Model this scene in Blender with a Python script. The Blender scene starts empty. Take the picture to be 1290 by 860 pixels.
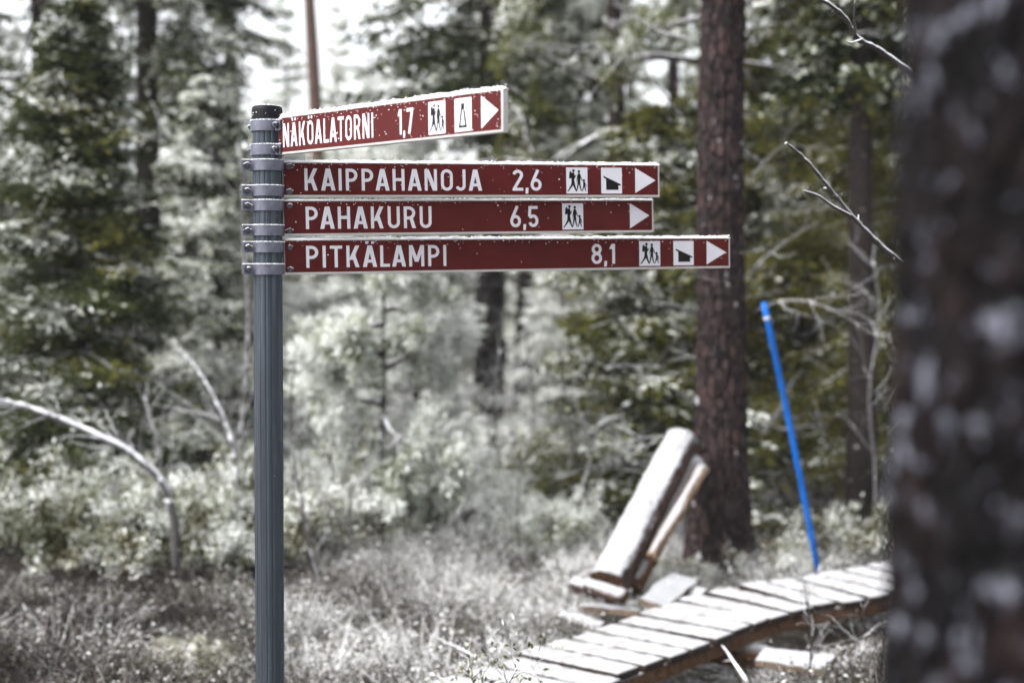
import bpy, bmesh, math, random
import numpy as np
from mathutils import Vector, Matrix, noise as mnoise

# ------------------------------------------------------------------ camera, sky, sun, exposure
scene = bpy.context.scene
COL = scene.collection
F_PX = 1290 * 50 / 36
EYE = 1.75
PITCH = math.atan(80 / F_PX)           # horizon a little above the middle of the frame
cam_d = bpy.data.cameras.new('camera')
cam = bpy.data.objects.new('camera', cam_d)
COL.objects.link(cam)
cam.location = (0, 0, EYE)
cam.rotation_euler = (math.pi / 2 - PITCH, 0, 0)
cam_d.lens = 50
cam_d.sensor_width = 36
cam_d.clip_start = 0.05
cam_d.clip_end = 2000
cam_d.dof.use_dof = True
cam_d.dof.focus_distance = 3.70
cam_d.dof.aperture_fstop = 1.85
scene.camera = cam

SUN_EL, SUN_AZ = math.radians(48), math.radians(-62)     # azimuth from +Y towards +X
world = bpy.data.worlds.new('World')
scene.world = world
world.use_nodes = True
wn, wl = world.node_tree.nodes, world.node_tree.links
wn.clear()
w_out = wn.new('ShaderNodeOutputWorld')
w_bg = wn.new('ShaderNodeBackground')
w_sky = wn.new('ShaderNodeTexSky')
w_sky.sky_type = 'NISHITA'
w_sky.sun_disc = False
w_sky.sun_elevation = SUN_EL
w_sky.sun_rotation = SUN_AZ
w_sky.dust_density = 5
w_hsv = wn.new('ShaderNodeHueSaturation')               # a closed cloud cover: nearly colourless light
w_hsv.inputs['Saturation'].default_value = 0.18
w_hsv.inputs['Value'].default_value = 1.0
w_bg.inputs['Strength'].default_value = 0.15
wl.new(w_sky.outputs[0], w_hsv.inputs['Color'])
wl.new(w_hsv.outputs[0], w_bg.inputs['Color'])
wl.new(w_bg.outputs[0], w_out.inputs['Surface'])

sun_d = bpy.data.lights.new('sun', 'SUN')
sun_d.energy = 0.5
sun_d.angle = math.radians(20)
sun_d.color = (1.0, 0.97, 0.93)
sun = bpy.data.objects.new('sun', sun_d)
COL.objects.link(sun)
sd = Vector((math.sin(SUN_AZ) * math.cos(SUN_EL), math.cos(SUN_AZ) * math.cos(SUN_EL) * -1, math.sin(SUN_EL)))
sun.rotation_euler = sd.to_track_quat('Z', 'Y').to_euler()
w_sky.sun_rotation = math.atan2(sd.x, sd.y)

scene.view_settings.view_transform = 'Standard'
scene.view_settings.look = 'None'
scene.view_settings.gamma = 1
scene.view_settings.use_curve_mapping = False
scene.view_settings.exposure = 1.88
scene.render.engine = 'CYCLES'
scene.cycles.use_denoising = True
scene.cycles.max_bounces = 6
scene.cycles.diffuse_bounces = 3
scene.cycles.transparent_max_bounces = 4

_R = Matrix.Rotation(math.pi / 2 - PITCH, 3, 'X')


def P(x, y, d):
    """the point at forward distance d (world Y) that the photograph shows at x, y"""
    v = _R @ Vector((x - 645, 430 - y, -F_PX))
    v *= d / v.y
    return Vector((v.x, v.y, v.z + EYE))


def G(x, y):
    """height of the ground"""
    n = mnoise.noise(Vector((x * 0.35, y * 0.35, 3.1))) * 0.10 + mnoise.noise(Vector((x * 1.3, y * 1.3, 7.7))) * 0.045
    flat = min(1.0, max(0.0, (abs(y - 6.3) - 0.6) / 2.5)) if 0 < x < 4 else 1.0
    return n * (0.35 + 0.65 * flat) + 0.008 * max(0, y - 11)


def PG(x, d):
    """the ground point under photograph column x at distance d"""
    X = P(x, 400, d).x
    return Vector((X, d, G(X, d)))


# ------------------------------------------------------------------ helpers: objects
def link(o, parent=None):
    COL.objects.link(o)
    if parent is not None:
        o.parent = parent
    return o


def thing(name, label, cat, loc=(0, 0, 0), group=None, rz=0.0):
    o = bpy.data.objects.new(name, None)
    o.empty_display_size = 0.1
    link(o)
    o.location = loc
    o.rotation_euler = (0, 0, rz)
    tag(o, label, cat, group)
    return o


def tag(o, label=None, cat=None, group=None, kind=None):
    if label: o['label'] = label
    if cat: o['category'] = cat
    if group: o['group'] = group
    if kind: o['kind'] = kind
    return o


class MB:
    """collects vertices and faces of one mesh"""
    def __init__(self):
        self.v, self.f, self.m, self.sm = [], [], [], []

    def add(self, verts, faces, mi=0, smooth=False):
        b = len(self.v)
        self.v.extend([tuple(p) for p in verts])
        for f in faces:
            self.f.append([b + i for i in f]); self.m.append(mi); self.sm.append(smooth)

    def box(self, c, size, rot=None, mi=0, bevel=0.0):
        bm = bmesh.new()
        bmesh.ops.create_cube(bm, size=1)
        bmesh.ops.scale(bm, vec=size, verts=bm.verts)
        if bevel:
            bmesh.ops.bevel(bm, geom=bm.edges[:], offset=bevel, segments=2, affect='EDGES', profile=0.5)
        M = (rot if rot is not None else Matrix.Identity(3))
        self.addbm(bm, Matrix.Translation(c) @ M.to_4x4(), mi)

    def addbm(self, bm, M=None, mi=0, smooth=False):
        bm.verts.ensure_lookup_table(); bm.verts.index_update()
        vs = [(M @ v.co) if M is not None else v.co.copy() for v in bm.verts]
        self.add(vs, [[v.index for v in f.verts] for f in bm.faces], mi, smooth)
        bm.free()

    def tube(self, pts, rad, n=6, mi=0, cap=True, wob=0.0, seed=0):
        pts = [Vector(p) for p in pts]
        if not hasattr(rad, '__len__'):
            rad = [rad] * len(pts)
        prev = None
        rings = []
        for i, p in enumerate(pts):
            t = (pts[min(i + 1, len(pts) - 1)] - pts[max(i - 1, 0)])
            if t.length < 1e-9: t = Vector((0, 0, 1))
            t.normalize()
            if prev is None:
                a = Vector((1, 0, 0)) if abs(t.x) < 0.8 else Vector((0, 1, 0))
                u = t.cross(a).normalized()
            else:
                u = (prev - t * prev.dot(t)).normalized()
            prev = u
            w = t.cross(u)
            ring = []
            for k in range(n):
                a = 2 * math.pi * k / n
                d = u * math.cos(a) + w * math.sin(a)
                r = rad[i]
                if wob:
                    q = (p + d * r) * (0.35 / max(r, 0.01))
                    r *= 1 + wob * mnoise.noise(Vector((q.x + seed, q.y, q.z * 0.5)))
                ring.append(p + d * r)
            rings.append(ring)
        vs = [v for r in rings for v in r]
        fs = []
        for i in range(len(rings) - 1):
            for k in range(n):
                k2 = (k + 1) % n
                fs.append((i * n + k, i * n + k2, (i + 1) * n + k2, (i + 1) * n + k))
        self.add(vs, fs, mi, True)
        if cap:
            b = len(self.v) - len(vs)
            self.f.append([b + k for k in range(n)][::-1]); self.m.append(mi); self.sm.append(False)
            e = b + (len(rings) - 1) * n
            self.f.append([e + k for k in range(n)]); self.m.append(mi); self.sm.append(False)

    def build(self, name, mats, parent=None):
        me = bpy.data.meshes.new(name)
        me.from_pydata(self.v, [], self.f)
        for m in (mats if isinstance(mats, (list, tuple)) else [mats]):
            me.materials.append(m)
        me.polygons.foreach_set('material_index', self.m)
        me.polygons.foreach_set('use_smooth', self.sm)
        me.update()
        return link(bpy.data.objects.new(name, me), parent)


def quads_mesh(name, Q, mi, mats):
    """Q: (N,4,3) numpy quads -> mesh"""
    N = len(Q)
    me = bpy.data.meshes.new(name)
    me.vertices.add(4 * N)
    me.vertices.foreach_set('co', np.ascontiguousarray(Q, dtype=np.float32).ravel())
    me.loops.add(4 * N)
    me.loops.foreach_set('vertex_index', np.arange(4 * N, dtype=np.int32))
    me.polygons.add(N)
    me.polygons.foreach_set('loop_start', np.arange(0, 4 * N, 4, dtype=np.int32))
    for m in mats:
        me.materials.append(m)
    me.polygons.foreach_set('material_index', np.ascontiguousarray(mi, dtype=np.int32))
    me.update(calc_edges=True)
    return me


def smooth_path(pts, n=8):
    """Catmull-Rom through the points"""
    pts = [Vector(p) for p in pts]
    out = []
    for i in range(len(pts) - 1):
        p0, p1, p2, p3 = pts[max(i - 1, 0)], pts[i], pts[i + 1], pts[min(i + 2, len(pts) - 1)]
        for k in range(n):
            t = k / n
            out.append(0.5 * ((2 * p1) + (p2 - p0) * t + (2 * p0 - 5 * p1 + 4 * p2 - p3) * t * t + (3 * p1 - p0 - 3 * p2 + p3) * t ** 3))
    out.append(pts[-1])
    return out


# ------------------------------------------------------------------ helpers: materials
def mat_new(name):
    m = bpy.data.materials.new(name)
    m.use_nodes = True
    nt = m.node_tree
    b = nt.nodes['Principled BSDF']
    b.inputs['Specular IOR Level'].default_value = 0.1
    return m, nt, b


def coords(nt, scale=(1, 1, 1), kind='Object'):
    tc = nt.nodes.new('ShaderNodeTexCoord')
    mp = nt.nodes.new('ShaderNodeMapping')
    mp.inputs['Scale'].default_value = scale
    nt.links.new(tc.outputs[kind], mp.inputs['Vector'])
    return mp.outputs[0]


def n_noise(nt, vec, scale, detail=4, rough=0.6):
    n = nt.nodes.new('ShaderNodeTexNoise')
    n.inputs['Scale'].default_value = scale
    n.inputs['Detail'].default_value = detail
    n.inputs['Roughness'].default_value = rough
    nt.links.new(vec, n.inputs['Vector'])
    return n.outputs['Fac']


def n_ramp(nt, fac, stops):
    r = nt.nodes.new('ShaderNodeValToRGB')
    while len(r.color_ramp.elements) < len(stops):
        r.color_ramp.elements.new(0.5)
    for e, (p, c) in zip(r.color_ramp.elements, stops):
        e.position = p
        e.color = (c, c, c, 1) if not hasattr(c, '__len__') else (*c, 1)
    nt.links.new(fac, r.inputs['Fac'])
    return r.outputs['Color']


def n_mix(nt, fac, a, b):
    m = nt.nodes.new('ShaderNodeMix')
    m.data_type = 'RGBA'
    nt.links.new(fac, m.inputs[0])
    for s, v in ((6, a), (7, b)):
        if hasattr(v, 'is_output') or hasattr(v, 'links'):
            nt.links.new(v, m.inputs[s])
        else:
            m.inputs[s].default_value = (*v, 1)
    return m.outputs[2]


def n_math(nt, op, a, b=None):
    m = nt.nodes.new('ShaderNodeMath')
    m.operation = op
    for i, v in enumerate((a, b)):
        if v is None: continue
        if hasattr(v, 'links'): nt.links.new(v, m.inputs[i])
        else: m.inputs[i].default_value = v
    return m.outputs[0]


def n_bump(nt, b, h, strength=0.5, dist=0.01):
    bp = nt.nodes.new('ShaderNodeBump')
    bp.inputs['Strength'].default_value = strength
    bp.inputs['Distance'].default_value = dist
    nt.links.new(h, bp.inputs['Height'])
    nt.links.new(bp.outputs[0], b.inputs['Normal'])


def snow_top(nt, color, lo, hi, nscale=12, amp=0.5, vec=None, white=(0.70, 0.71, 0.74)):
    """snow lying on faces that look up, broken by noise"""
    g = nt.nodes.new('ShaderNodeNewGeometry')
    sx = nt.nodes.new('ShaderNodeSeparateXYZ')
    nt.links.new(g.outputs['Normal'], sx.inputs[0])
    n = n_noise(nt, vec if vec is not None else coords(nt), nscale, 5, 0.7)
    s = n_math(nt, 'ADD', sx.outputs['Z'], n_math(nt, 'MULTIPLY', n_math(nt, 'SUBTRACT', n, 0.5), amp * 2))
    f = n_ramp(nt, s, [(max(0, lo), 0), (hi, 1)])
    return n_mix(nt, f, color, white)


def m_plain(name, col, rough=0.7, metal=0.0, var=0.0, nscale=30, bump=0.0):
    m, nt, b = mat_new(name)
    v = coords(nt)
    if var:
        n = n_noise(nt, v, nscale)
        lo = tuple(c * (1 - var) for c in col); hi = tuple(min(0.95, c * (1 + var)) for c in col)
        nt.links.new(n_ramp(nt, n, [(0.3, lo), (0.7, hi)]), b.inputs['Base Color'])
        if bump: n_bump(nt, b, n, bump, 0.004)
    else:
        b.inputs['Base Color'].default_value = (*col, 1)
    b.inputs['Roughness'].default_value = rough
    b.inputs['Metallic'].default_value = metal
    return m


def m_needle(name, a, c, rough=0.65, nscale=2.0):
    """foliage colour that drifts between two tones over the plant, and from plant to plant"""
    m, nt, b = mat_new(name)
    n = n_noise(nt, coords(nt), nscale, 5, 0.65)
    oi = nt.nodes.new('ShaderNodeObjectInfo')
    f = n_math(nt, 'ADD', n, n_math(nt, 'MULTIPLY', n_math(nt, 'SUBTRACT', oi.outputs['Random'], 0.5), 0.3))
    nt.links.new(n_ramp(nt, f, [(0.3, a), (0.7, c)]), b.inputs['Base Color'])
    b.inputs['Roughness'].default_value = rough
    tr = nt.nodes.new('ShaderNodeBsdfTranslucent')
    nt.links.new(n_ramp(nt, f, [(0.3, a), (0.7, c)]), tr.inputs['Color'])
    mx = nt.nodes.new('ShaderNodeMixShader')
    mx.inputs[0].default_value = 0.28
    nt.links.new(b.outputs[0], mx.inputs[1]); nt.links.new(tr.outputs[0], mx.inputs[2])
    nt.links.new(mx.outputs[0], nt.nodes['Material Output'].inputs['Surface'])
    return m


def m_bark(name, crev, plate, warm, sc=1.0, lichen=0.62, snow=(0.55, 0.8), lich_col=(0.50, 0.50, 0.52), lsc=9):
    m, nt, b = mat_new(name)
    v = coords(nt, (sc, sc, sc * 0.38))
    v1 = coords(nt, (sc, sc, sc * 0.8))
    vo = nt.nodes.new('ShaderNodeTexVoronoi')
    vo.feature = 'DISTANCE_TO_EDGE'
    vo.inputs['Scale'].default_value = 26
    # bend the plates so that no two look alike
    nn = nt.nodes.new('ShaderNodeTexNoise'); nn.inputs['Scale'].default_value = 14; nn.inputs['Detail'].default_value = 4
    nt.links.new(v, nn.inputs['Vector'])
    mxv = nt.nodes.new('ShaderNodeMix'); mxv.data_type = 'VECTOR'; mxv.inputs[0].default_value = 0.06
    nt.links.new(v, mxv.inputs[4]); nt.links.new(nn.outputs['Color'], mxv.inputs[5])
    nt.links.new(mxv.outputs[1], vo.inputs['Vector'])
    e = n_ramp(nt, vo.outputs['Distance'], [(0.0, 0), (0.16, 1)])
    n1 = n_noise(nt, v1, 11, 6, 0.7)
    n2 = n_noise(nt, v, 40, 5, 0.7)
    pc = n_mix(nt, n_ramp(nt, n1, [(0.42, 0), (0.66, 1)]), plate, warm)
    pc = n_mix(nt, n_ramp(nt, n2, [(0.35, 0.75), (0.6, 0)]), pc, crev)
    c = n_mix(nt, e, crev, pc)
    n3 = n_noise(nt, v1, lsc, 6, 0.62)
    c = n_mix(nt, n_ramp(nt, n3, [(lichen, 0), (lichen + 0.06, 1)]), c, lich_col)
    c = snow_top(nt, c, snow[0], snow[1], 20, 0.5)
    nt.links.new(c, b.inputs['Base Color'])
    b.inputs['Roughness'].default_value = 0.9
    h = n_math(nt, 'ADD', n_math(nt, 'MULTIPLY', e, 0.7), n_math(nt, 'MULTIPLY', n2, 0.6))
    n_bump(nt, b, h, 0.9, 0.02)
    return m


M = {}
M['snow'] = m_plain('snow', (0.66, 0.67, 0.70), 0.8, 0, 0.10, 40, 0.8)
M['sign_red'] = m_plain('sign_red', (0.058, 0.0066, 0.0064), 0.5, 0, 0.22, 6)
M['sign_white'] = m_plain('sign_white', (0.44, 0.44, 0.48), 0.5, 0, 0.05, 20)
M['sign_black'] = m_plain('sign_black', (0.006, 0.006, 0.006), 0.6)
M['sign_edge'] = m_plain('sign_edge', (0.35, 0.34, 0.335), 0.45, 0.1, 0.12, 14)
M['clamp'] = m_plain('clamp_metal', (0.11, 0.115, 0.145), 0.45, 0.6, 0.2, 40)
M['bolt'] = m_plain('bolt_metal', (0.07, 0.07, 0.085), 0.4, 0.7, 0.3, 90)
M['cap'] = m_plain('cap_plastic', (0.007, 0.007, 0.009), 0.5, 0, 0.2, 30)
M['blue'] = m_plain('blue_plastic', (0.005, 0.078, 0.31), 0.45, 0, 0.3, 9)
M['needle'] = m_needle('spruce_needles', (0.010, 0.015, 0.006), (0.044, 0.056, 0.020))
M['needle_y'] = m_needle('yellow_green_needles', (0.038, 0.043, 0.008), (0.165, 0.155, 0.034))
M['needle_p'] = m_needle('pine_needles', (0.022, 0.034, 0.012), (0.072, 0.092, 0.030))
M['frost'] = m_needle('frosted_needles', (0.26, 0.285, 0.20), (0.50, 0.51, 0.44))
M['snowleaf'] = m_needle('snowy_needles', (0.66, 0.68, 0.65), (0.84, 0.85, 0.83))
M['leaf'] = m_needle('shrub_leaves', (0.030, 0.032, 0.012), (0.085, 0.072, 0.032))
M['stem'] = m_plain('brown_stems', (0.034, 0.028, 0.027), 0.9, 0, 0.4, 8)
M['straw'] = m_plain('dead_straw', (0.20, 0.18, 0.165), 0.9, 0, 0.3, 6)
M['pine_bark'] = m_bark('pine_bark', (0.006, 0.0045, 0.005), (0.032, 0.025, 0.0265), (0.066, 0.039, 0.036), 1.0, 0.64, (0.45, 0.75))
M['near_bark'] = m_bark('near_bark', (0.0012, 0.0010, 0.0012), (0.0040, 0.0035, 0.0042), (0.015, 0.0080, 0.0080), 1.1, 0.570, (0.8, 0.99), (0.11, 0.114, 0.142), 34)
M['spruce_bark'] = m_bark('spruce_bark', (0.007, 0.006, 0.006), (0.028, 0.022, 0.022), (0.045, 0.031, 0.028), 2.2, 0.66, (0.45, 0.75))
M['red_bark'] = m_bark('orange_pine_bark', (0.06, 0.04, 0.034), (0.12, 0.075, 0.060), (0.15, 0.085, 0.066), 1.2, 0.75, (0.5, 0.8))


def m_twig(name, col, lo, hi):
    m, nt, b = mat_new(name)
    n = n_noise(nt, coords(nt), 25, 5)
    c = n_ramp(nt, n, [(0.3, tuple(x * 0.6 for x in col)), (0.7, tuple(x * 1.4 for x in col))])
    nt.links.new(snow_top(nt, c, lo, hi, 18, 0.45), b.inputs['Base Color'])
    b.inputs['Roughness'].default_value = 0.85
    return m


M['twig'] = m_twig('snowy_twigs', (0.04, 0.034, 0.034), 0.10, 0.45)
M['grey_twig'] = m_twig('grey_dead_twigs', (0.12, 0.116, 0.118), 0.3, 0.85)
M['limb'] = m_twig('dark_limbs', (0.035, 0.030, 0.029), 0.45, 0.95)
M['birch'] = m_twig('birch_bark', (0.075, 0.072, 0.072), 0.10, 0.45)


def m_wood(name, col, lo, hi, amp=0.35, grain=(4, 4, 60), warm=None, white=(0.30, 0.304, 0.32)):
    m, nt, b = mat_new(name)
    v = coords(nt, (1, 1, 1))
    w = nt.nodes.new('ShaderNodeTexNoise')
    w.inputs['Scale'].default_value = 1.0; w.inputs['Detail'].default_value = 6; w.inputs['Roughness'].default_value = 0.65
    nt.links.new(coords(nt, grain), w.inputs['Vector'])
    c = n_ramp(nt, w.outputs['Fac'], [(0.28, tuple(x * 0.35 for x in col)), (0.5, col), (0.72, tuple(min(0.9, x * 1.6) for x in (warm or col)))])
    nt.links.new(snow_top(nt, c, lo, hi, 26, amp, None, white), b.inputs['Base Color'])
    b.inputs['Roughness'].default_value = 0.85
    n_bump(nt, b, w.outputs['Fac'], 0.5, 0.006)
    return m


M['deck'] = m_wood('snowy_deck_wood', (0.020, 0.015, 0.012), 0.65, 0.95, 0.22, (60, 60, 60))
M['beam'] = m_wood('brown_beam_wood', (0.065, 0.036, 0.021), 0.45, 0.8, 0.3, (30, 30, 30))
M['log'] = m_wood('snowy_log_wood', (0.036, 0.024, 0.021), 0.24, 0.74, 0.55, (30, 30, 30), (0.07, 0.042, 0.03))
M['rawwood'] = m_wood('raw_pale_wood', (0.16, 0.11, 0.075), 0.55, 0.85, 0.3, (30, 30, 30))
M['flatboard'] = m_wood('snowy_board_wood', (0.12, 0.09, 0.07), 0.35, 0.7, 0.45, (30, 30, 30))


def m_deck_snow():
    """a thin film of snow, worn through to grey wood in places"""
    m, nt, b = mat_new('deck_snow')
    n = n_noise(nt, coords(nt), 13, 7, 0.7)
    n2 = n_noise(nt, coords(nt, (1, 1, 1)), 70, 4, 0.7)
    c = n_ramp(nt, n, [(0.33, (0.15, 0.135, 0.125)), (0.43, (0.26, 0.258, 0.258)), (0.62, (0.355, 0.36, 0.378))])
    c = n_mix(nt, n_ramp(nt, n2, [(0.62, 0), (0.72, 0.5)]), c, (0.20, 0.185, 0.17))
    nt.links.new(c, b.inputs['Base Color'])
    b.inputs['Roughness'].default_value = 0.85
    n_bump(nt, b, n2, 0.6, 0.004)
    return m


M['deck_snow'] = m_deck_snow()


def m_ground():
    m, nt, b = mat_new('heath_floor')
    v = coords(nt)
    n1 = n_noise(nt, v, 1.1, 5, 0.6)
    n2 = n_noise(nt, v, 9, 8, 0.72)
    n3 = n_noise(nt, v, 28, 6, 0.75)
    c = n_ramp(nt, n2, [(0.3, (0.022, 0.018, 0.015)), (0.5, (0.075, 0.063, 0.054)), (0.7, (0.14, 0.125, 0.10))])
    c = n_mix(nt, n_ramp(nt, n1, [(0.45, 0), (0.62, 0.6)]), c, (0.06, 0.062, 0.028))
    f = n_math(nt, 'ADD', n_math(nt, 'MULTIPLY', n1, 0.5), n_math(nt, 'MULTIPLY', n3, 0.65))
    c = n_mix(nt, n_ramp(nt, f, [(0.56, 0), (0.68, 1)]), c, (0.62, 0.63, 0.65))
    nt.links.new(c, b.inputs['Base Color'])
    b.inputs['Roughness'].default_value = 0.95
    n_bump(nt, b, n2, 0.8, 0.05)
    return m


M['ground'] = m_ground()
M['heath_frost'] = m_needle('frosted_heath', (0.21, 0.21, 0.185), (0.42, 0.42, 0.39))
M['heath_snow'] = m_needle('snowy_heath', (0.56, 0.56, 0.56), (0.74, 0.74, 0.74))


def m_pole():
    m, nt, b = mat_new('ribbed_pole_metal')
    v = coords(nt, (40, 40, 1.2))
    n = n_noise(nt, v, 2.0, 6, 0.7)
    n2 = n_noise(nt, coords(nt, (1, 1, 1)), 60, 4, 0.7)
    c = n_ramp(nt, n, [(0.3, (0.026, 0.032, 0.041)), (0.55, (0.046, 0.055, 0.068)), (0.75, (0.08, 0.094, 0.112))])
    c = n_mix(nt, n_ramp(nt, n2, [(0.68, 0), (0.74, 0.5)]), c, (0.6, 0.62, 0.66))
    nt.links.new(c, b.inputs['Base Color'])
    b.inputs['Metallic'].default_value = 0.55
    nt.links.new(n_ramp(nt, n, [(0.3, 0.5), (0.8, 0.36)]), b.inputs['Roughness'])
    return m


M['pole'] = m_pole()


def m_moss():
    m, nt, b = mat_new('pale_moss')
    v = coords(nt)
    n = n_noise(nt, v, 14, 8, 0.75)
    c = n_ramp(nt, n, [(0.36, (0.018, 0.016, 0.013)), (0.44, (0.08, 0.075, 0.055)), (0.54, (0.24, 0.235, 0.19)), (0.61, (0.58, 0.58, 0.57))])
    nt.links.new(c, b.inputs['Base Color'])
    b.inputs['Roughness'].default_value = 0.95
    n_bump(nt, b, n, 1.0, 0.04)
    return m


M['moss'] = m_moss()

# ------------------------------------------------------------------ the ground, one sheet out to the horizon
def make_ground():
    xs = np.concatenate([np.linspace(-400, -14, 16)[:-1], np.linspace(-14, 14, 141), np.linspace(14, 400, 16)[1:]])
    ys = np.concatenate([np.linspace(-200, 1, 10)[:-1], np.linspace(1, 20, 121), np.linspace(20, 60, 50)[1:], np.linspace(60, 900, 16)[1:]])
    vs = [(x, y, G(x, y)) for y in ys for x in xs]
    n = len(xs)
    fs = [(j * n + i, j * n + i + 1, (j + 1) * n + i + 1, (j + 1) * n + i) for j in range(len(ys) - 1) for i in range(n - 1)]
    mb = MB(); mb.add(vs, fs, 0, True)
    tag(mb.build('ground', M['ground']), 'snow-dusted heath floor of the forest', 'ground', None, 'structure')


make_ground()


# ------------------------------------------------------------------ plants
def clump(p, k, ph):
    """slow random field that gathers snow and colour into clumps, about -1..1"""
    return (np.sin(p[:, 0] * k + ph) * np.sin(p[:, 1] * k * 1.13 + ph * 2.1) + np.sin(p[:, 2] * k * 1.9 + p[:, 0] * k * .6 + ph * 3.3)) * 0.6


def blades(base, tip, width, rng, roll=None):
    """tapered leaf-shaped quads from base to tip"""
    d = tip - base
    L = np.linalg.norm(d, axis=1, keepdims=True) + 1e-9
    d = d / L
    r = rng.normal(size=d.shape) if roll is None else roll + rng.normal(size=d.shape) * 0.5
    s = np.cross(d, r); s /= np.linalg.norm(s, axis=1, keepdims=True) + 1e-9
    w = width[:, None] * 0.5
    mid = base + d * L * 0.45
    return np.stack([base, mid + s * w, tip, mid - s * w], axis=1)


SUB = 6


def spruce_mesh(seed, h, r, zb, whorls, per, sprays, snow=0.35, yel=0.0, frost=0.3, up=0.05, droop=0.35, shape=0.8, wid=0.05, key='needle', hang=0.5):
    rng = np.random.default_rng(seed)
    t = (np.arange(whorls) + rng.random(whorls) * 0.9) / whorls
    zl = zb + (h - zb) * t ** 0.9
    tz = np.repeat((zl - zb) / (h - zb), per); z0 = np.repeat(zl, per) + rng.normal(0, 0.05, whorls * per) * h * 0.1
    nb = len(z0)
    az = rng.random(nb) * 2 * math.pi
    L = r * np.clip(1 - tz, 0.02, 1) ** shape * rng.uniform(0.45, 1.12, nb) + 0.05
    keep = rng.random(nb) > 0.12
    z0, az, L, tz = z0[keep], az[keep], L[keep], tz[keep]
    nb = len(z0)
    dr = droop * rng.uniform(0.5, 1.5, nb) * (1.15 - tz)
    upv = up + 0.5 * tz ** 3

    def pt(s, i):
        rad = L[i] * s
        return np.stack([np.cos(az[i]) * rad, np.sin(az[i]) * rad, z0[i] + L[i] * (upv[i] * s - dr[i] * s ** 2 + 0.35 * dr[i] * s ** 3)], axis=1)
    Qs, Ms = [], []
    i = np.repeat(np.arange(nb), sprays)
    s = np.tile((np.arange(sprays) + 0.5) / sprays, nb)
    s = np.clip(0.12 + 0.88 * s + rng.normal(0, 0.03, len(s)), 0.05, 1)
    base = pt(s, i)
    rad = np.stack([np.cos(az[i]), np.sin(az[i]), np.zeros(len(i))], axis=1)
    tan = np.stack([-np.sin(az[i]), np.cos(az[i]), np.zeros(len(i))], axis=1)
    ph = rng.random() * 9
    sr = rng.random(len(i))
    for side in (-1, 1, 0):
        ln = (0.36 * L[i] * (1 - s) ** 0.6 + 0.09) * rng.uniform(0.6, 1.25, len(i))
        if side == 0:                                        # twigs that hang
            d = rad * 0.35 + np.array([0, 0, -1.0]) + rng.normal(0, 0.25, base.shape)
            ln = ln * hang
        else:
            d = rad * 0.75 + tan * side * 0.8 + np.array([0, 0, -0.28]) + rng.normal(0, 0.22, base.shape)
        d /= np.linalg.norm(d, axis=1, keepdims=True)
        pp = np.cross(d, np.array([0, 0, 1.0])); pp /= np.linalg.norm(pp, axis=1, keepdims=True) + 1e-9
        for q in range(SUB):
            fq = (q + rng.random(len(i)) * 0.8) / SUB
            a = base + d * (ln * fq)[:, None] + np.array([0, 0, -1.0]) * (ln * 0.18 * fq ** 2)[:, None]
            e = d * 0.75 + pp * ((-1) ** q * rng.uniform(0.3, 0.9, len(i)))[:, None] + rng.normal(0, 0.25, base.shape)
            e /= np.linalg.norm(e, axis=1, keepdims=True)
            b_ = a + e * ((0.035 + 0.21 * ln * (1 - 0.5 * fq)) * rng.uniform(0.7, 1.3, len(i)))[:, None]
            Qs.append(blades(a, b_, wid * rng.uniform(0.7, 1.4, len(i)), rng, np.array([0, 0, 0.0])))
            f = clump(b_, 6.0 / max(0.6, r), ph) * 0.25 + 0.5 * sr + 0.5 * rng.random(len(i)) - 0.03 + 0.10 * (s - 0.5)
            if side == 0: f = f - 0.15
            mi = np.zeros(len(i), int)
            u = rng.random(len(i)) + 0.35 * clump(b_, 3.5 / max(0.6, r), ph + 4)
            mi[u < yel] = 1
            mi[f > 1 - snow - frost] = 2
            mi[f > 1 - snow] = 3
            Ms.append(mi)
    me = quads_mesh('crown', np.concatenate(Qs), np.concatenate(Ms), [M[key], M['needle_y'], M['frost'], M['snowleaf']])
    # limbs and trunk
    tb = MB()
    lean = rng.normal(0, 0.012, 2)
    r0 = 0.011 * h + 0.012
    zs = np.linspace(-0.1, h, 12)
    tb.tube([(lean[0] * z + 0.01 * math.sin(z * 2), lean[1] * z, z) for z in zs], [r0 * (1.25 if z < 0.1 else 1) * (1 - 0.94 * max(z, 0) / h) for z in zs], 10, 0, True, 0.15, seed)
    lb = MB()
    for j in range(0, nb):
        ss = np.linspace(0, 0.9, 4)
        p = pt(ss, np.full(4, j))
        lb.tube(p, [0.007 * (1 - 0.75 * q) * (0.5 + L[j]) for q in ss], 4, 0, False)
    lbo = lb.build('limbs', M['limb']); lim = lbo.data
    bpy.data.objects.remove(lbo)
    o = tb.build('trunk', M['spruce_bark']); trunk = o.data
    bpy.data.objects.remove(o)
    return trunk, lim, me


def place_tree(meshes, name, label, cat, x, d, group=None, scale=1.0, rz=0.0, loc=None):
    g = PG(x, d) if loc is None else Vector(loc)
    root = thing(name, label, cat, g, group, rz)
    root.scale = (scale, scale, scale)
    for nm, me in zip(('trunk', 'limbs', 'crown'), meshes):
        if me is not None:
            link(bpy.data.objects.new(nm, me), root)
    return root


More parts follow.
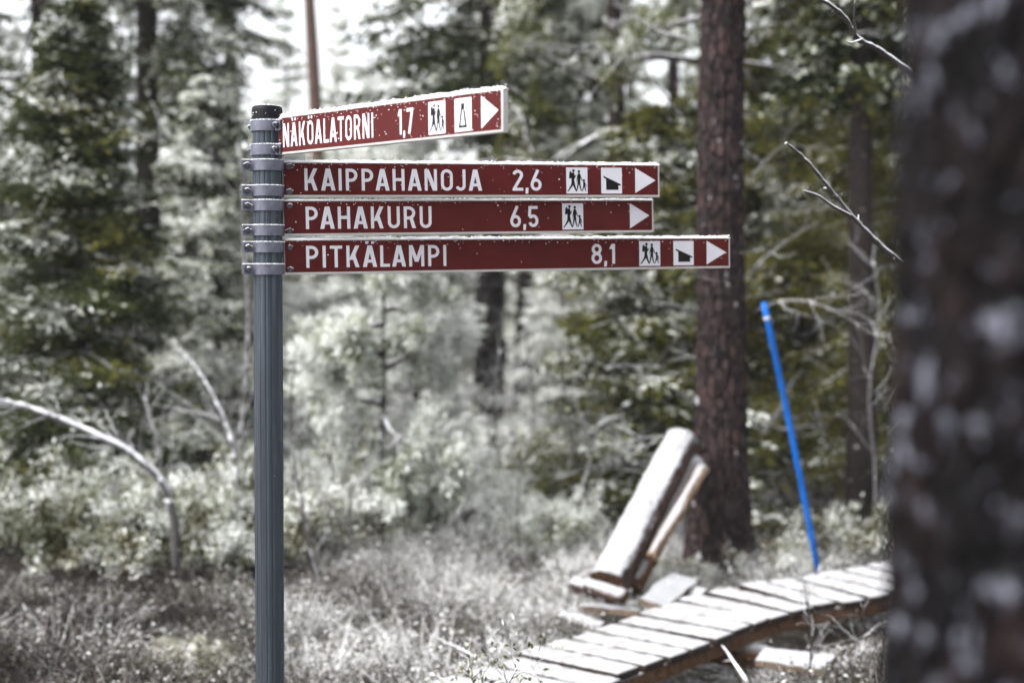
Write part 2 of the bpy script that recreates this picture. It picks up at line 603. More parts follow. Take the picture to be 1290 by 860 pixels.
def branchy(mb, p, d, length, r, depth, rng, n=5, bend=0.25, kids=(2, 4), spread=0.8, sag=0.0, tips=None, ratio=0.6):
    """a crooked branch with side twigs"""
    pts, rad = [p.copy()], [r]
    steps = 5 if depth > 0 else 4
    q = p.copy(); dd = d.normalized()
    nodes = []
    for i in range(steps):
        dd = (dd + Vector(rng.normal(0, bend, 3)) * 0.5 + Vector((0, 0, -sag))).normalized()
        q = q + dd * (length / steps)
        pts.append(q.copy()); rad.append(r * (1 - 0.8 * (i + 1) / steps))
        nodes.append((q.copy(), dd.copy(), rad[-1]))
    mb.tube(pts, rad, n, 0, True)
    if tips is not None:
        for (q_, d_, _) in nodes[(0 if depth == 0 else 3):]: tips.append((q_, d_))
    if depth > 0:
        for k in range(int(rng.integers(kids[0], kids[1] + 1))):
            q_, d_, r_ = nodes[int(rng.integers(1 if steps > 2 else 0, steps))]
            side = Vector(rng.normal(0, 1, 3)); side = (side - d_ * side.dot(d_)).normalized()
            nd = (d_ * (1 - 0.4 * spread) + side * spread).normalized()
            branchy(mb, q_ , nd, length * ratio * rng.uniform(0.6, 1.2), max(r_ * 0.75, r * 0.28), depth - 1, rng, max(3, n - 1), bend, kids, spread, sag, tips, ratio)


def tufts(tips, rng, per=12, ln=0.08, wd=0.010, ph=0.0, snow=0.25, frost=0.25, yel=0.1):
    B = np.repeat(np.array([t[0] for t in tips]), per, axis=0)
    D = np.repeat(np.array([t[1] for t in tips]), per, axis=0)
    B = B + rng.normal(0, 0.03, B.shape)
    d = D * 0.9 + rng.normal(0, 0.7, B.shape) + np.array([0, 0, 0.15])
    d /= np.linalg.norm(d, axis=1, keepdims=True)
    T = B + d * (ln * rng.uniform(0.6, 1.3, len(B)))[:, None]
    Q = blades(B, T, wd * rng.uniform(0.7, 1.4, len(B)), rng)
    f = clump(B, 5.0, ph) * 0.25 + 0.6 * np.repeat(rng.random(len(tips)), per) + 0.4 * rng.random(len(B)) - 0.02
    mi = np.zeros(len(B), int)
    mi[rng.random(len(B)) < yel] = 1
    mi[f > 1 - snow - frost] = 2
    mi[f > 1 - snow] = 3
    return Q, mi


def pine_mesh(seed, h, r0, zb, nl, blen, bark='pine_bark', snow=0.2, frost=0.25, yel=0.15, low=0, per=16, ln=0.12, wd=0.022):
    rng = np.random.default_rng(seed)
    tb = MB()
    zs = np.linspace(-0.1, h, 18)
    cx = lambda z: (0.10 * math.sin(z * 0.5 + seed), 0.08 * math.cos(z * 0.4 + seed * 2))
    o0 = cx(0)
    pos = lambda z: Vector((cx(z)[0] - o0[0], cx(z)[1] - o0[1], z))
    rr = lambda z: r0 * (1 + 0.35 * math.exp(-max(z, 0) * 4)) * (1 - 0.85 * max(z, 0) / h)
    tb.tube([pos(z) for z in zs], [rr(z) for z in zs], 18, 0, True, 0.12, seed)
    lb = MB(); tips = []
    for k in range(nl + low):
        z = zb + (h - zb) * (k + rng.random()) / nl if k < nl else rng.uniform(0.25, 1.0) * zb
        f = (z - zb) / (h - zb)
        a = rng.random() * 6.283
        l = blen * (1 - 0.6 * max(0, f)) * rng.uniform(0.6, 1.15)
        branchy(lb, pos(z), Vector((math.cos(a), math.sin(a), 0.15 + 0.4 * max(f, 0))), l, 0.02 + 0.012 * l, 2, rng, 5, 0.35, (3, 5), 0.8, 0.05, tips if k < nl else None, 0.55)
    Q, mi = tufts(tips, rng, per, ln, wd, seed, snow, frost, yel)
    me = quads_mesh('crown', Q, mi, [M['needle_p'], M['needle_y'], M['frost'], M['snowleaf']])
    o = tb.build('trunk', M[bark]); trunk = o.data; bpy.data.objects.remove(o)
    o = lb.build('limbs', M['limb']); lim = o.data; bpy.data.objects.remove(o)
    return trunk, lim, me


# --- the trees one can tell apart -------------------------------------------------------------
young = spruce_mesh(3, 3.55, 0.86, 0.12, 36, 12, 20, 0.15, 0.05, 0.10, 0.02, 0.34, 0.62, 0.014)
place_tree(young, 'spruce_tree', 'dense dark green young spruce at the left, pointed and fully branched to the ground', 'tree', 98, 9.6)
tall_a = spruce_mesh(8, 11.5, 1.6, 1.7, 28, 5, 16, 0.22, 0.05, 0.16, 0.05, 0.46, 0.75, 0.026)
place_tree(tall_a, 'spruce_tree', 'tall dark spruce with a bare-looking trunk rising right behind the young left spruce', 'tree', 190, 13.0)
edge = spruce_mesh(15, 6.5, 0.95, 0.3, 26, 5, 14, 0.16, 0.08, 0.14, 0.02, 0.4, 0.75, 0.022)
place_tree(edge, 'spruce_tree', 'dark shaggy spruce cut off by the left edge of the picture', 'tree', -75, 11.2)
mid = spruce_mesh(21, 3.3, 0.95, 0.2, 26, 8, 13, 0.38, 0.06, 0.24, 0.02, 0.36, 0.75, 0.021)
place_tree(mid, 'spruce_tree', 'pale frosted spruce standing close behind the signpost pole, left of it', 'tree', 268, 11.2)
tall_b = spruce_mesh(27, 12.5, 1.45, 3.0, 38, 9, 16, 0.12, 0.05, 0.12, 0.05, 0.46, 0.7, 0.028)
place_tree(tall_b, 'spruce_tree', 'tall spruce with dark straight trunk and dark top behind the middle of the signs', 'tree', 615, 13.2)
olive = spruce_mesh(33, 3.0, 1.0, 0.1, 30, 11, 15, 0.22, 0.72, 0.12, 0.03, 0.30, 0.6, 0.020)
place_tree(olive, 'spruce_tree', 'olive yellow-green bushy spruce between the leaning log and the big pine trunk', 'tree', 812, 10.3)
dark_r = spruce_mesh(39, 9.5, 1.7, 0.25, 38, 10, 20, 0.08, 0.70, 0.06, 0.02, 0.40, 0.7, 0.020)
place_tree(dark_r, 'spruce_tree', 'big dark green spruce right of the pine trunk, behind the blue pole', 'tree', 1015, 12.6)
place_tree(dark_r, 'spruce_tree', 'dark spruce with a slim bare lower trunk behind the right end of the boardwalk', 'tree', 1160, 11.4, None, 0.8, 2.2)
slim = spruce_mesh(44, 9.0, 0.8, 3.2, 30, 7, 12, 0.1, 0.15, 0.2, 0.0, 0.5, 0.6, 0.04)
place_tree(dark_r, 'spruce_tree', 'dark spruce furthest back of the dark ones right of the big pine', 'tree', 1075, 15.0, None, 1.05, 4.1)
place_tree(slim, 'spruce_tree', 'slim dark trunk standing between the blue pole and the near blurred trunk', 'tree', 1088, 10.2)
sap = pine_mesh(51, 2.1, 0.026, 0.75, 15, 0.62, 'spruce_bark', 0.60, 0.32, 0.14, 0, 46, 0.075, 0.012)
place_tree(sap, 'pine_sapling', 'small snow-laden pine sapling with thin dark stem in the bright clearing', 'tree', 478, 9.1)
pine_b = pine_mesh(57, 8.0, 0.10, 2.2, 24, 1.7, 'pine_bark', 0.22, 0.18, 0.40, 3, 26, 0.08, 0.011)
place_tree(pine_b, 'pine_tree', 'crooked pine with light green low tufted branches left of the big trunk, above the signs', 'tree', 768, 11.6)
red = pine_mesh(63, 15.0, 0.14, 8.0, 22, 2.2, 'red_bark', 0.25, 0.3, 0.1, 2, 12, 0.2, 0.05)
place_tree(red, 'pine_tree', 'far pine with bare orange-brown trunk rising above the top sign', 'tree', 396, 23)
pine_l = pine_mesh(69, 8.0, 0.09, 2.8, 22, 1.7, 'spruce_bark', 0.16, 0.24, 0.05, 3, 14, 0.12, 0.022)
place_tree(pine_l, 'pine_tree', 'dark pine with slanting limbs filling the top left corner', 'tree', 40, 13.5)

# frosted small spruces in the bright clearing behind the sign
fr_a = spruce_mesh(71, 2.1, 0.85, 0.1, 20, 8, 12, 0.80, 0.10, 0.22, 0.02, 0.30, 0.7, 0.020)
fr_b = spruce_mesh(72, 3.2, 0.95, 0.15, 24, 7, 12, 0.66, 0.12, 0.24, 0.02, 0.34, 0.7, 0.021)
for me, x, d, sc, rz, lab in (
        (fr_a, 425, 11.4, 1.0, 0.4, 'low frosted spruce just right of the signpost pole'),
        (fr_b, 525, 13.0, 0.95, 1.7, 'frosted grey-green spruce in the clearing left of the dark straight trunk'),
        (fr_a, 705, 12.6, 0.9, 2.9, 'whitened low spruce right of the dark straight trunk'),
        (fr_b, 735, 15.0, 1.05, 4.0, 'hazy frosted spruce behind the olive spruce'),
        (fr_a, 560, 10.2, 0.50, 5.0, 'knee-high frosted spruce at the near side of the clearing'),
        (fr_b, 345, 13.5, 1.0, 3.3, 'frosted spruce half hidden by the signpost pole'),
        (olive, 925, 13.2, 1.25, 1.2, 'olive spruce mostly hidden behind the big pine trunk')):
    place_tree(me, 'spruce_tree', lab, 'tree', x, d, 'small frosted spruces in the clearing', sc, rz)

pale = spruce_mesh(75, 8.0, 1.15, 1.0, 24, 4, 9, 0.60, 0.08, 0.38, 0.05, 0.46, 0.7, 0.045)
for x, d, sc, rz, lab in (
        (428, 27, 0.85, 0.3, 'pale snow-covered spruce in the bright gap just right of the orange pine trunk'),
        (470, 33, 1.0, 2.0, 'pale snow-covered spruce in the middle of the bright gap above the top sign'),
        (508, 25, 0.75, 3.6, 'pale snow-covered spruce in the bright gap above the middle of the top sign'),
        (360, 30, 0.95, 5.0, 'pale snow-covered spruce left of the orange pine trunk, above the post'),
        (282, 24, 0.8, 1.1, 'pale snow-covered spruce in the bright gap left of the post'),
        (690, 22, 0.85, 2.7, 'pale snow-covered spruce right of the top sign end')):
    place_tree(pale, 'spruce_tree', lab, 'tree', x, d, 'pale spruces before the sky', sc, rz)

slim_b = spruce_mesh(76, 9.5, 0.75, 2.2, 26, 5, 10, 0.22, 0.08, 0.2, 0.0, 0.5, 0.6, 0.022)
for x, d, sc, rz, lab in (
        (300, 15.0, 1.0, 0.3, 'slim dark spruce trunk just left of the signpost pole in the middle distance'),
        (660, 15.5, 1.0, 3.3, 'slim dark trunk just right of the dark straight trunk'),
        (690, 18.0, 1.1, 4.3, 'second slim trunk right of the dark straight trunk, farther back'),
        (745, 16.0, 0.95, 5.3, 'slim dark trunk behind the olive spruce'),
        (-12, 14.5, 1.0, 1.9, 'slim dark spruce at the left edge, behind the young spruce'),
        (240, 18.0, 1.1, 2.9, 'slim dark spruce between the tall left spruce and the post, farther back')):
    place_tree(slim_b, 'spruce_tree', lab, 'tree', x, d, 'slim spruces of the middle distance', sc, rz)

# the wood behind: repeated spruces and pines, each one its own object
rng = np.random.default_rng(5)
far_s1 = spruce_mesh(81, 10, 1.25, 1.2, 28, 5, 9, 0.44, 0.06, 0.26, 0.05, 0.46, 0.75, 0.042)
far_s2 = spruce_mesh(82, 6, 1.15, 0.3, 26, 6, 9, 0.48, 0.10, 0.28, 0.05, 0.40, 0.7, 0.038)
far_p = pine_mesh(83, 12, 0.13, 4.6, 18, 1.7, 'pine_bark', 0.25, 0.35, 0.1, 5, 10, 0.2, 0.045)
spots = []
tries = 0
while len(spots) < 46 and tries < 6000:
    tries += 1
    d = rng.uniform(15, 44)
    x = rng.uniform(-120, 1400)
    X = P(x, 400, d).x
    if d < 24 and x < 580 and rng.random() < 0.75: continue
    if all((X - a) ** 2 + (d - b) ** 2 > 2.3 ** 2 for a, b, _ in spots):
        spots.append((X, d, x))
for k, (X, d, x) in enumerate(spots):
    loc = (X, d, G(X, d))
    u = rng.random()
    sc = rng.uniform(0.7, 1.1)
    if x < 580:
        if u < 0.3: u = 0.5
        sc *= 0.75
    if 380 < x < 580: sc *= 0.75; u = u * 0.7 if u > 0.3 else 0.4
    if u < 0.30:
        place_tree(far_s1, 'spruce_tree', 'frosted spruce of the blurred wood far behind the signs', 'tree', 0, 0, 'spruces of the wood far behind', sc, rng.random() * 6.28, loc)
    elif u < 0.72:
        place_tree(far_s2, 'spruce_tree', 'frosted spruce of the blurred wood far behind the signs', 'tree', 0, 0, 'spruces of the wood far behind', sc, rng.random() * 6.28, loc)
    else:
        place_tree(far_p, 'pine_tree', 'slender pine of the blurred wood far behind the signs', 'tree', 0, 0, 'pines of the wood far behind', sc, rng.random() * 6.28, loc)


def far_wood():
    rg = np.random.default_rng(9)
    n = 900
    X = rg.uniform(-45, 45, n); Y = rg.uniform(46, 85, n); H = rg.uniform(3, 7, n)
    Qs, Ms = [], []
    for k in range(70):
        t = rg.random(n) ** 1.3
        a = rg.random(n) * 6.283
        R = 1.7 * (1 - t) ** 0.8 + 0.1
        b = np.stack([X + np.cos(a) * R * 0.2, Y + np.sin(a) * R * 0.2, t * H + 0.2], 1)
        e = np.stack([X + np.cos(a) * R, Y + np.sin(a) * R, t * H - 0.25 * R], 1)
        Qs.append(blades(b, e, rg.uniform(0.25, 0.5, n), rg))
        u = rg.random(n); mi = np.zeros(n, int); mi[u > 0.4] = 2; mi[u > 0.72] = 3
        Ms.append(mi)
    me = quads_mesh('distant_wood', np.concatenate(Qs), np.concatenate(Ms), [M['needle'], M['needle_y'], M['frost'], M['snowleaf']])
    o = link(bpy.data.objects.new('distant_wood', me))
    tag(o, 'pale mass of frosted conifers at the very back of the forest', 'wood', None, 'stuff')


far_wood()


# --- the big pine trunk in the middle right, with dead twiggy branches --------------------------
def big_pine():
    base = PG(905, 8.4)
    root = thing('pine_tree', 'big old pine with thick scaly red-brown trunk beside the boardwalk and leaning log', 'tree', base)
    top = P(911, 0, 8.45) - base
    tb = MB()
    r0 = 0.155
    zs = list(np.linspace(-0.15, 3.8, 230)) + list(np.linspace(3.9, 12.0, 46))
    slope = top.x / top.z
    n = 120
    rings = []
    for z in zs:
        ring = []
        for k in range(n):
            a = 6.28318 * k / n
            fl = math.exp(-max(z, 0) * 3.0) * (0.48 + 0.30 * max(0, math.cos(3 * a + 0.6)))
            r = r0 * (1 + fl) * (1 - 0.055 * max(0, z))
            q = Vector((math.cos(a) * 7, math.sin(a) * 7, z * 3.0))
            r += 0.012 * mnoise.noise(q) + 0.007 * mnoise.noise(q * 2.6)
            if z < 3.9:
                vd = mnoise.voronoi(Vector((math.cos(a) * 4.4 + 0.3 * mnoise.noise(q * 2), math.sin(a) * 4.4, z * 11)))[0]
                r += 0.013 * min(1, (vd[1] - vd[0]) * 2.2) - 0.008
            ring.append((slope * z + 0.012 * math.sin(z * 1.7) + r * math.cos(a), r * math.sin(a), z))
        rings.append(ring)
    fs = [(i * n + k, i * n + (k + 1) % n, (i + 1) * n + (k + 1) % n, (i + 1) * n + k) for i in range(len(zs) - 1) for k in range(n)]
    tb.add([v for r in rings for v in r], fs, 0, True)
    tb.build('trunk', M['pine_bark'], root)
    rg = np.random.default_rng(17)
    # dead branches where the photograph shows them
    for (x0, y0, x1, y1, dz, l) in ((880, 395, 770, 345, -0.5, 0.75), (880, 350, 805, 285, -0.2, 0.7), (880, 480, 800, 430, -0.6, 0.6), (882, 170, 730, 70, -0.3, 1.05),
                                    (882, 60, 760, 15, 0.2, 0.8), (945, 395, 1040, 340, -0.5, 0.75), (945, 350, 1010, 250, -0.2, 0.7), (943, 230, 1000, 190, 0.2, 0.5), (880, 560, 800, 520, -0.3, 0.5)):
        a = P(x0, y0, 8.42) - base
        b = P(x1, y1, 8.42 + dz) - base
        lb = MB()
        branchy(lb, a, (b - a), (b - a).length * 1.05, 0.0065, 2, rg, 5, 0.40, (4, 6), 0.75, 0.02, None, 0.6)
        lb.build('dead_branch', M['grey_twig'], root)
    lb = MB(); tips = []
    for k in range(22):
        z = 6.5 + 5.3 * k / 22
        a = rg.random() * 6.283
        branchy(lb, Vector((slope * z, 0, z)), Vector((math.cos(a), math.sin(a), 0.35)), 1.9 - 0.06 * k, 0.035, 2, rg, 5, 0.35, (3, 5), 0.8, 0.04, tips, 0.55)
    lb.build('limbs', M['twig'], root)
    Q, mi = tufts(tips, rg, 12, 0.14, 0.03, 2.0, 0.3, 0.2)
    me = quads_mesh('crown', Q, mi, [M['needle_p'], M['needle_y'], M['frost'], M['snowleaf']])
    link(bpy.data.objects.new('crown', me), root)


big_pine()


# --- the trunk right in front of the lens --------------------------------------------------------
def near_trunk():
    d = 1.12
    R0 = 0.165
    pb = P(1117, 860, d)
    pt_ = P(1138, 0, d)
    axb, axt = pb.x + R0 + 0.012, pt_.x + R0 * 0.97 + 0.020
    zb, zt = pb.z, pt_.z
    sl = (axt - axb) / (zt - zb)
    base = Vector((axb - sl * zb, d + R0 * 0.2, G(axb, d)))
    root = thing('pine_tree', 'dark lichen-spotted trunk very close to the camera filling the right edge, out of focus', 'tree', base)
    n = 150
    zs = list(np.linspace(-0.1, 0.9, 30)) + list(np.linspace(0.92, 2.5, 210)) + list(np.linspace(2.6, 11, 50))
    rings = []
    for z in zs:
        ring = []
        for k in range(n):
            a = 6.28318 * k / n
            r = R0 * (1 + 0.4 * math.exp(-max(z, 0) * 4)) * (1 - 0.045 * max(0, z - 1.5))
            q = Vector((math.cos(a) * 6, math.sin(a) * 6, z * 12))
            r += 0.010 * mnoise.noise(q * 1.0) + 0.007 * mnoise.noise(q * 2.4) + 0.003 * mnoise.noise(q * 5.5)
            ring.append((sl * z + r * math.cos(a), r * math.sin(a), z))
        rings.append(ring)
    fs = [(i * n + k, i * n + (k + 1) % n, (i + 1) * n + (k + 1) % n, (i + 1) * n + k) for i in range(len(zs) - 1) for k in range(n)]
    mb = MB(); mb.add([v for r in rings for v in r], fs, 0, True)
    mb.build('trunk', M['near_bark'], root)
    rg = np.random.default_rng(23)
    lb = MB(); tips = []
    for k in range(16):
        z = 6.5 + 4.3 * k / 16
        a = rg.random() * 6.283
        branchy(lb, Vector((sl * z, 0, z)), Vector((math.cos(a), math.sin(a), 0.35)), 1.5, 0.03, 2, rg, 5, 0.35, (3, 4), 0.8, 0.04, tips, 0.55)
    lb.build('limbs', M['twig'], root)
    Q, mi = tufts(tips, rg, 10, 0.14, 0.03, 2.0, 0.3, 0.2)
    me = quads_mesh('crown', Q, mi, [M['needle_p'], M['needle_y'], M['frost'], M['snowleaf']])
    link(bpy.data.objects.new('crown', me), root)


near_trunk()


# --- bare birches, bent stems, saplings -----------------------------------------------------------
def stem_tree(name, label, cat, pix, d, r0, twigs, mat, seed, r1=0.35, group=None, dd=0.0, tw_len=0.4, leaves=False, tdepth=1, spread=0.8, snow=False):
    """a stem through photograph points (first point at the ground)"""
    pts = [P(x, y, d + dd * i / max(1, len(pix) - 1)) for i, (x, y) in enumerate(pix)]
    g = Vector((pts[0].x, pts[0].y, G(pts[0].x, pts[0].y)))
    root = thing(name, label, cat, g, group)
    path = [Vector((pts[0].x, pts[0].y, g.z - 0.05))] + ([pts[0]] if pts[0].z - g.z > 0.06 else []) + pts[1:]
    path = smooth_path([p - g for p in path], 7)
    mb = MB()
    N = len(path)
    mb.tube(path, [r0 * (1 - (1 - r1) * i / (N - 1)) for i in range(N)], 8, 0, True, 0.15, seed)
    mb.build('stem', M[mat], root)
    if snow:
        sb = MB()
        rr = [r0 * (1 - (1 - r1) * i / (N - 1)) for i in range(N)]
        sb.tube([p + Vector((0, 0, rr[i] * 0.55)) + Vector((-0.2 * rr[i], -0.25 * rr[i], 0)) for i, p in enumerate(path)][N // 4:],
                [r * max(0.2, 0.66 + 0.75 * mnoise.noise(Vector((i * 0.8, seed, 0)))) for i, r in enumerate(rr)][N // 4:], 8, 0, True, 0.2, seed)
        sb.build('snow', M['snow'], root)
    rg = np.random.default_rng(seed)
    tips = []
    tb = MB()
    for k in range(twigs):
        i = int(N * rg.uniform(0.3, 0.98)); i = min(max(i, 1), N - 2)
        t = (path[i + 1] - path[i - 1]).normalized()
        s = Vector(rg.normal(0, 1, 3)); s = (s - t * s.dot(t)).normalized()
        branchy(tb, path[i], t * (1 - 0.4 * spread) + s * spread + Vector((0, 0, 0.25)), tw_len * rg.uniform(0.5, 1.2), max(0.0022, r0 * 0.2), tdepth, rg, 4, 0.3, (2, 4), 0.7, 0.0, tips, 0.6)
    if twigs:
        tb.build('twigs', M['twig' if mat == 'twig' else 'grey_twig'], root)
    if leaves and tips:
        Q, mi = tufts(tips[::4], rg, 2, 0.022, 0.010, seed, 0.3, 0.2, 0.6)
        link(bpy.data.objects.new('leaves', quads_mesh('leaves', Q, mi, [M['leaf'], M['needle_y'], M['frost'], M['snowleaf']])), root)
    return root


stem_tree('birch_tree', 'bent birch stem arching to the left edge with a line of white snow on it', 'tree',
          [(222, 720), (219, 655), (203, 606), (163, 569), (124, 549), (58, 521), (0, 506), (-90, 492), (-180, 500)], 8.0, 0.029, 30, 'birch', 101, 0.5, None, -0.3, 0.28, False, 1, 0.8, True)
stem_tree('birch_sapling', 'crooked white bare sapling with forked twigs left of the signpost', 'tree',
          [(300, 640), (296, 575), (285, 535), (268, 498), (246, 462), (225, 440)], 8.6, 0.020, 12, 'birch', 103, 0.35, None, 0.1, 0.45, False, 2, 0.8, True)
stem_tree('birch_sapling', 'straight pale thin birch stem close to the left side of the signpost', 'tree',
          [(300, 660), (303, 560), (311, 470), (312, 380), (306, 290), (308, 180)], 9.4, 0.026, 12, 'birch', 104, 0.4, None, 0.3, 0.6, False, 2)
stem_tree('sapling', 'thin dark crooked sapling right of the signpost pole', 'tree',
          [(402, 742), (390, 690), (382, 640), (372, 585), (366, 520), (372, 450)], 7.6, 0.013, 9, 'twig', 105, 0.3, None, 0.1, 0.4)
stem_tree('sapling', 'short grey bare sapling among the leafy bushes at the left', 'tree',
          [(206, 690), (205, 620), (198, 560), (182, 500)], 8.8, 0.015, 9, 'birch', 106, 0.3, None, 0.1, 0.4)
stem_tree('sapling', 'frosted twiggy sapling in front of the dark straight trunk', 'tree',
          [(628, 690), (632, 600), (622, 520), (630, 440)], 10.0, 0.014, 16, 'birch', 107, 0.3, None, 0.1, 0.5, False, 2)
stem_tree('sapling', 'grey frosted bush-like sapling right of the dark straight trunk', 'tree',
          [(668, 700), (664, 610), (672, 520), (660, 400)], 11.0, 0.022, 18, 'birch', 108, 0.3, None, 0.1, 0.55, False, 2)
stem_tree('sapling', 'bare dark forked sapling between the frosted sapling and the leaning log', 'tree',
          [(655, 705), (652, 650), (656, 590), (668, 545)], 8.9, 0.010, 10, 'twig', 109, 0.3, None, 0.1, 0.35)
stem_tree('sapling', 'lichen-grey leafless sapling right of the blue pole', 'tree',
          [(1100, 690), (1103, 600), (1095, 500), (1108, 400), (1100, 330)], 9.4, 0.016, 14, 'birch', 110, 0.3, None, 0.1, 0.5)
stem_tree('sapling', 'pale bare birch stem behind the big pine trunk at its left', 'tree',
          [(842, 700), (840, 560), (828, 430), (812, 320), (800, 180)], 11.0, 0.022, 12, 'birch', 112, 0.35, None, 0.2, 0.7)


for q, (x, d, top, lab) in enumerate((
        (440, 8.4, 560, 'short grey many-twigged sapling right of the thin crooked sapling'),
        (510, 8.8, 540, 'short grey many-twigged sapling right of the pine sapling stem'),
        (585, 8.6, 580, 'short grey many-twigged sapling in the middle of the heath'),
        (410, 9.3, 430, 'frosted many-twigged sapling nearest the right side of the signpost pole'),
        (545, 9.6, 450, 'frosted many-twigged sapling left of the dark straight trunk'),
        (575, 11.6, 370, 'tall frosted many-twigged sapling just left of the dark straight trunk'),
        (715, 10.0, 400, 'frosted many-twigged sapling left of the olive spruce'),
        (740, 9.2, 520, 'small frosted many-twigged sapling left of the leaning log'),
        (150, 10.2, 420, 'grey many-twigged sapling before the young left spruce'),
        (60, 9.8, 470, 'grey many-twigged sapling left of the young spruce foot'))):
    w = 12 * math.sin(q * 2.4)
    stem_tree('sapling', lab, 'tree', [(x, 700), (x + w, 700 - (700 - top) * 0.35), (x - w * 0.5, 700 - (700 - top) * 0.7), (x + w * 0.8, top)], d, 0.012, 22, 'birch', 400 + q, 0.3, None, 0.0, 0.55, False, 2)


def hidden_birch():
    """slim tree behind the near trunk whose two bare twigs reach into the picture"""
    base = PG(1215, 4.7)
    root = thing('birch_tree', 'slim bare tree hidden behind the near trunk, two snowy twigs reaching left from it', 'tree', base)
    mb = MB()
    pts = [Vector((0.02 * math.sin(z * 2), 0.01 * math.cos(z * 3), z)) for z in np.linspace(-0.1, 5, 16)]
    mb.tube(pts, [0.045 * (1 - 0.15 * i / 1.0 * 0.35) for i in range(16)], 10, 0, True, 0.1)
    mb.build('trunk', M['birch'], root)
    rg = np.random.default_rng(31)

    def br(pix, d0, d1, r0, sub):
        pth = [P(x, y, d0 + (d1 - d0) * i / (len(pix) - 1)) - base for i, (x, y) in enumerate(pix)]
        path = smooth_path(pth, 6)
        b = MB()
        b.tube(path, [r0 * (1 - 0.7 * i / (len(path) - 1)) + 0.0012 * math.sin(i * 2.3) for i in range(len(path))], 7, 0, True, 0.2)
        for pp, r in sub:
            sp = smooth_path([P(x, y, d) - base for x, y, d in pp], 5)
            b.tube(sp, [r * (1 - 0.65 * i / (len(sp) - 1)) for i in range(len(sp))], 5, 0, True)
        for k in range(14):
            i = int(rg.integers(2, len(path) - 1)); s = Vector(rg.normal(0, 1, 3)).normalized()
            b.tube([path[i], path[i] + s * rg.uniform(0.01, 0.035)], [0.003, 0.001], 4)
        b.build('branch', M['twig'], root)
    br([(1215, 135), (1140, 86), (1105, 62), (1080, 48), (1062, 20), (1030, -2), (990, -4)], 4.7, 4.3, 0.013,
       [([(1078, 46, 4.45), (1076, 20, 4.4), (1078, -8, 4.4)], 0.005), ([(1085, 50, 4.45), (1072, 54, 4.42), (1066, 52, 4.4)], 0.004)])
    br([(1215, 385), (1125, 322), (1090, 290), (1065, 262), (1035, 225), (1012, 198), (990, 180)], 4.7, 4.35, 0.010,
       [([(1073, 272, 4.5), (1050, 260, 4.45), (1030, 246, 4.42), (1012, 240, 4.4)], 0.006)])


hidden_birch()


# --- leafy bushes at the left, each its own ---------------------------------------------------------
def bush_mesh(seed, w, h, n, snow, frost):
    rg = np.random.default_rng(seed)
    b = MB(); tips = []
    for k in range(n):
        a = rg.random() * 6.283
        ln = h * rg.uniform(0.6, 1.1)
        branchy(b, Vector((rg.normal(0, w * 0.16), rg.normal(0, w * 0.16), -0.03)), Vector((math.cos(a) * w / h * 0.8, math.sin(a) * w / h * 0.8, 1.0)), ln, 0.007, 1, rg, 4, 0.4, (3, 5), 0.8, 0.0, tips, 0.55)
    Q, mi = tufts(tips, rg, 36, 0.032, 0.013, seed, snow, frost, 0.1)
    o = b.build('stems', M['stem']); st = o.data; bpy.data.objects.remove(o)
    return st, quads_mesh('leaves', Q, mi, [M['leaf'], M['needle_y'], M['frost'], M['snowleaf']])


bm_c = bush_mesh(203, 0.7, 0.5, 20, 0.58, 0.24)
bm_a, bm_b = bush_mesh(201, 0.75, 0.62, 22, 0.38, 0.20), bush_mesh(202, 0.55, 0.45, 16, 0.32, 0.18)


def place_bush(ms, label, x, d, sc=1.0, rz=0.0, group='leafy bushes of the clearing'):
    root = thing('bush', label, 'bush', PG(x, d), group, rz)
    root.scale = (sc, sc, sc)
    for nm, me in zip(('stems', 'leaves'), ms):
        link(bpy.data.objects.new(nm, me), root)


place_bush(bm_a, 'snowy leafy bush at the foot of the bent birch, leftmost of the bushes', 120, 8.5, 1.0, 0.2)
place_bush(bm_a, 'snowy leafy bush left of the bent birch foot', 185, 8.9, 1.05, 1.9)
place_bush(bm_b, 'snowy leafy bush right at the foot of the bent birch', 238, 8.3, 1.1, 3.0)
place_bush(bm_a, 'snowy leafy bush touching the left side of the signpost pole', 290, 8.9, 1.1, 4.4)
place_bush(bm_b, 'low snowy bush behind the signpost pole', 345, 9.6, 1.1, 0.9)
place_bush(bm_c, 'low snowy bush right of the thin crooked sapling', 450, 9.6, 0.9, 2.4)
place_bush(bm_c, 'low snowy bush before the dark straight trunk', 600, 9.8, 1.0, 5.2)
place_bush(bm_c, 'low snowy bush left of the leaning log', 695, 9.2, 0.85, 1.3)
place_bush(bm_c, 'white snow-laden bush in the clearing between the pine sapling and the frosted saplings', 520, 10.4, 1.2, 0.6)
place_bush(bm_c, 'white snow-laden bush close to the right side of the signpost pole', 400, 9.9, 1.15, 3.6)
place_bush(bm_c, 'white snow-laden bush just left of the foot of the dark straight trunk', 560, 11.2, 1.5, 4.9)
place_bush(bm_c, 'white snow-laden bush between the frosted saplings and the olive spruce', 690, 10.6, 1.3, 2.0)
place_bush(bm_b, 'low green bush at the foot of the big pine', 862, 8.05, 0.42, 1.3)
place_bush(bm_b, 'low dark bush between the big pine and the blue pole', 985, 8.3, 0.6, 2.3)
place_bush(bm_b, 'low dark bush right of the blue pole', 1070, 8.8, 0.9, 3.3)
place_bush(bm_b, 'low bush in the shade at the left edge', 30, 9.2, 0.9, 4.3)


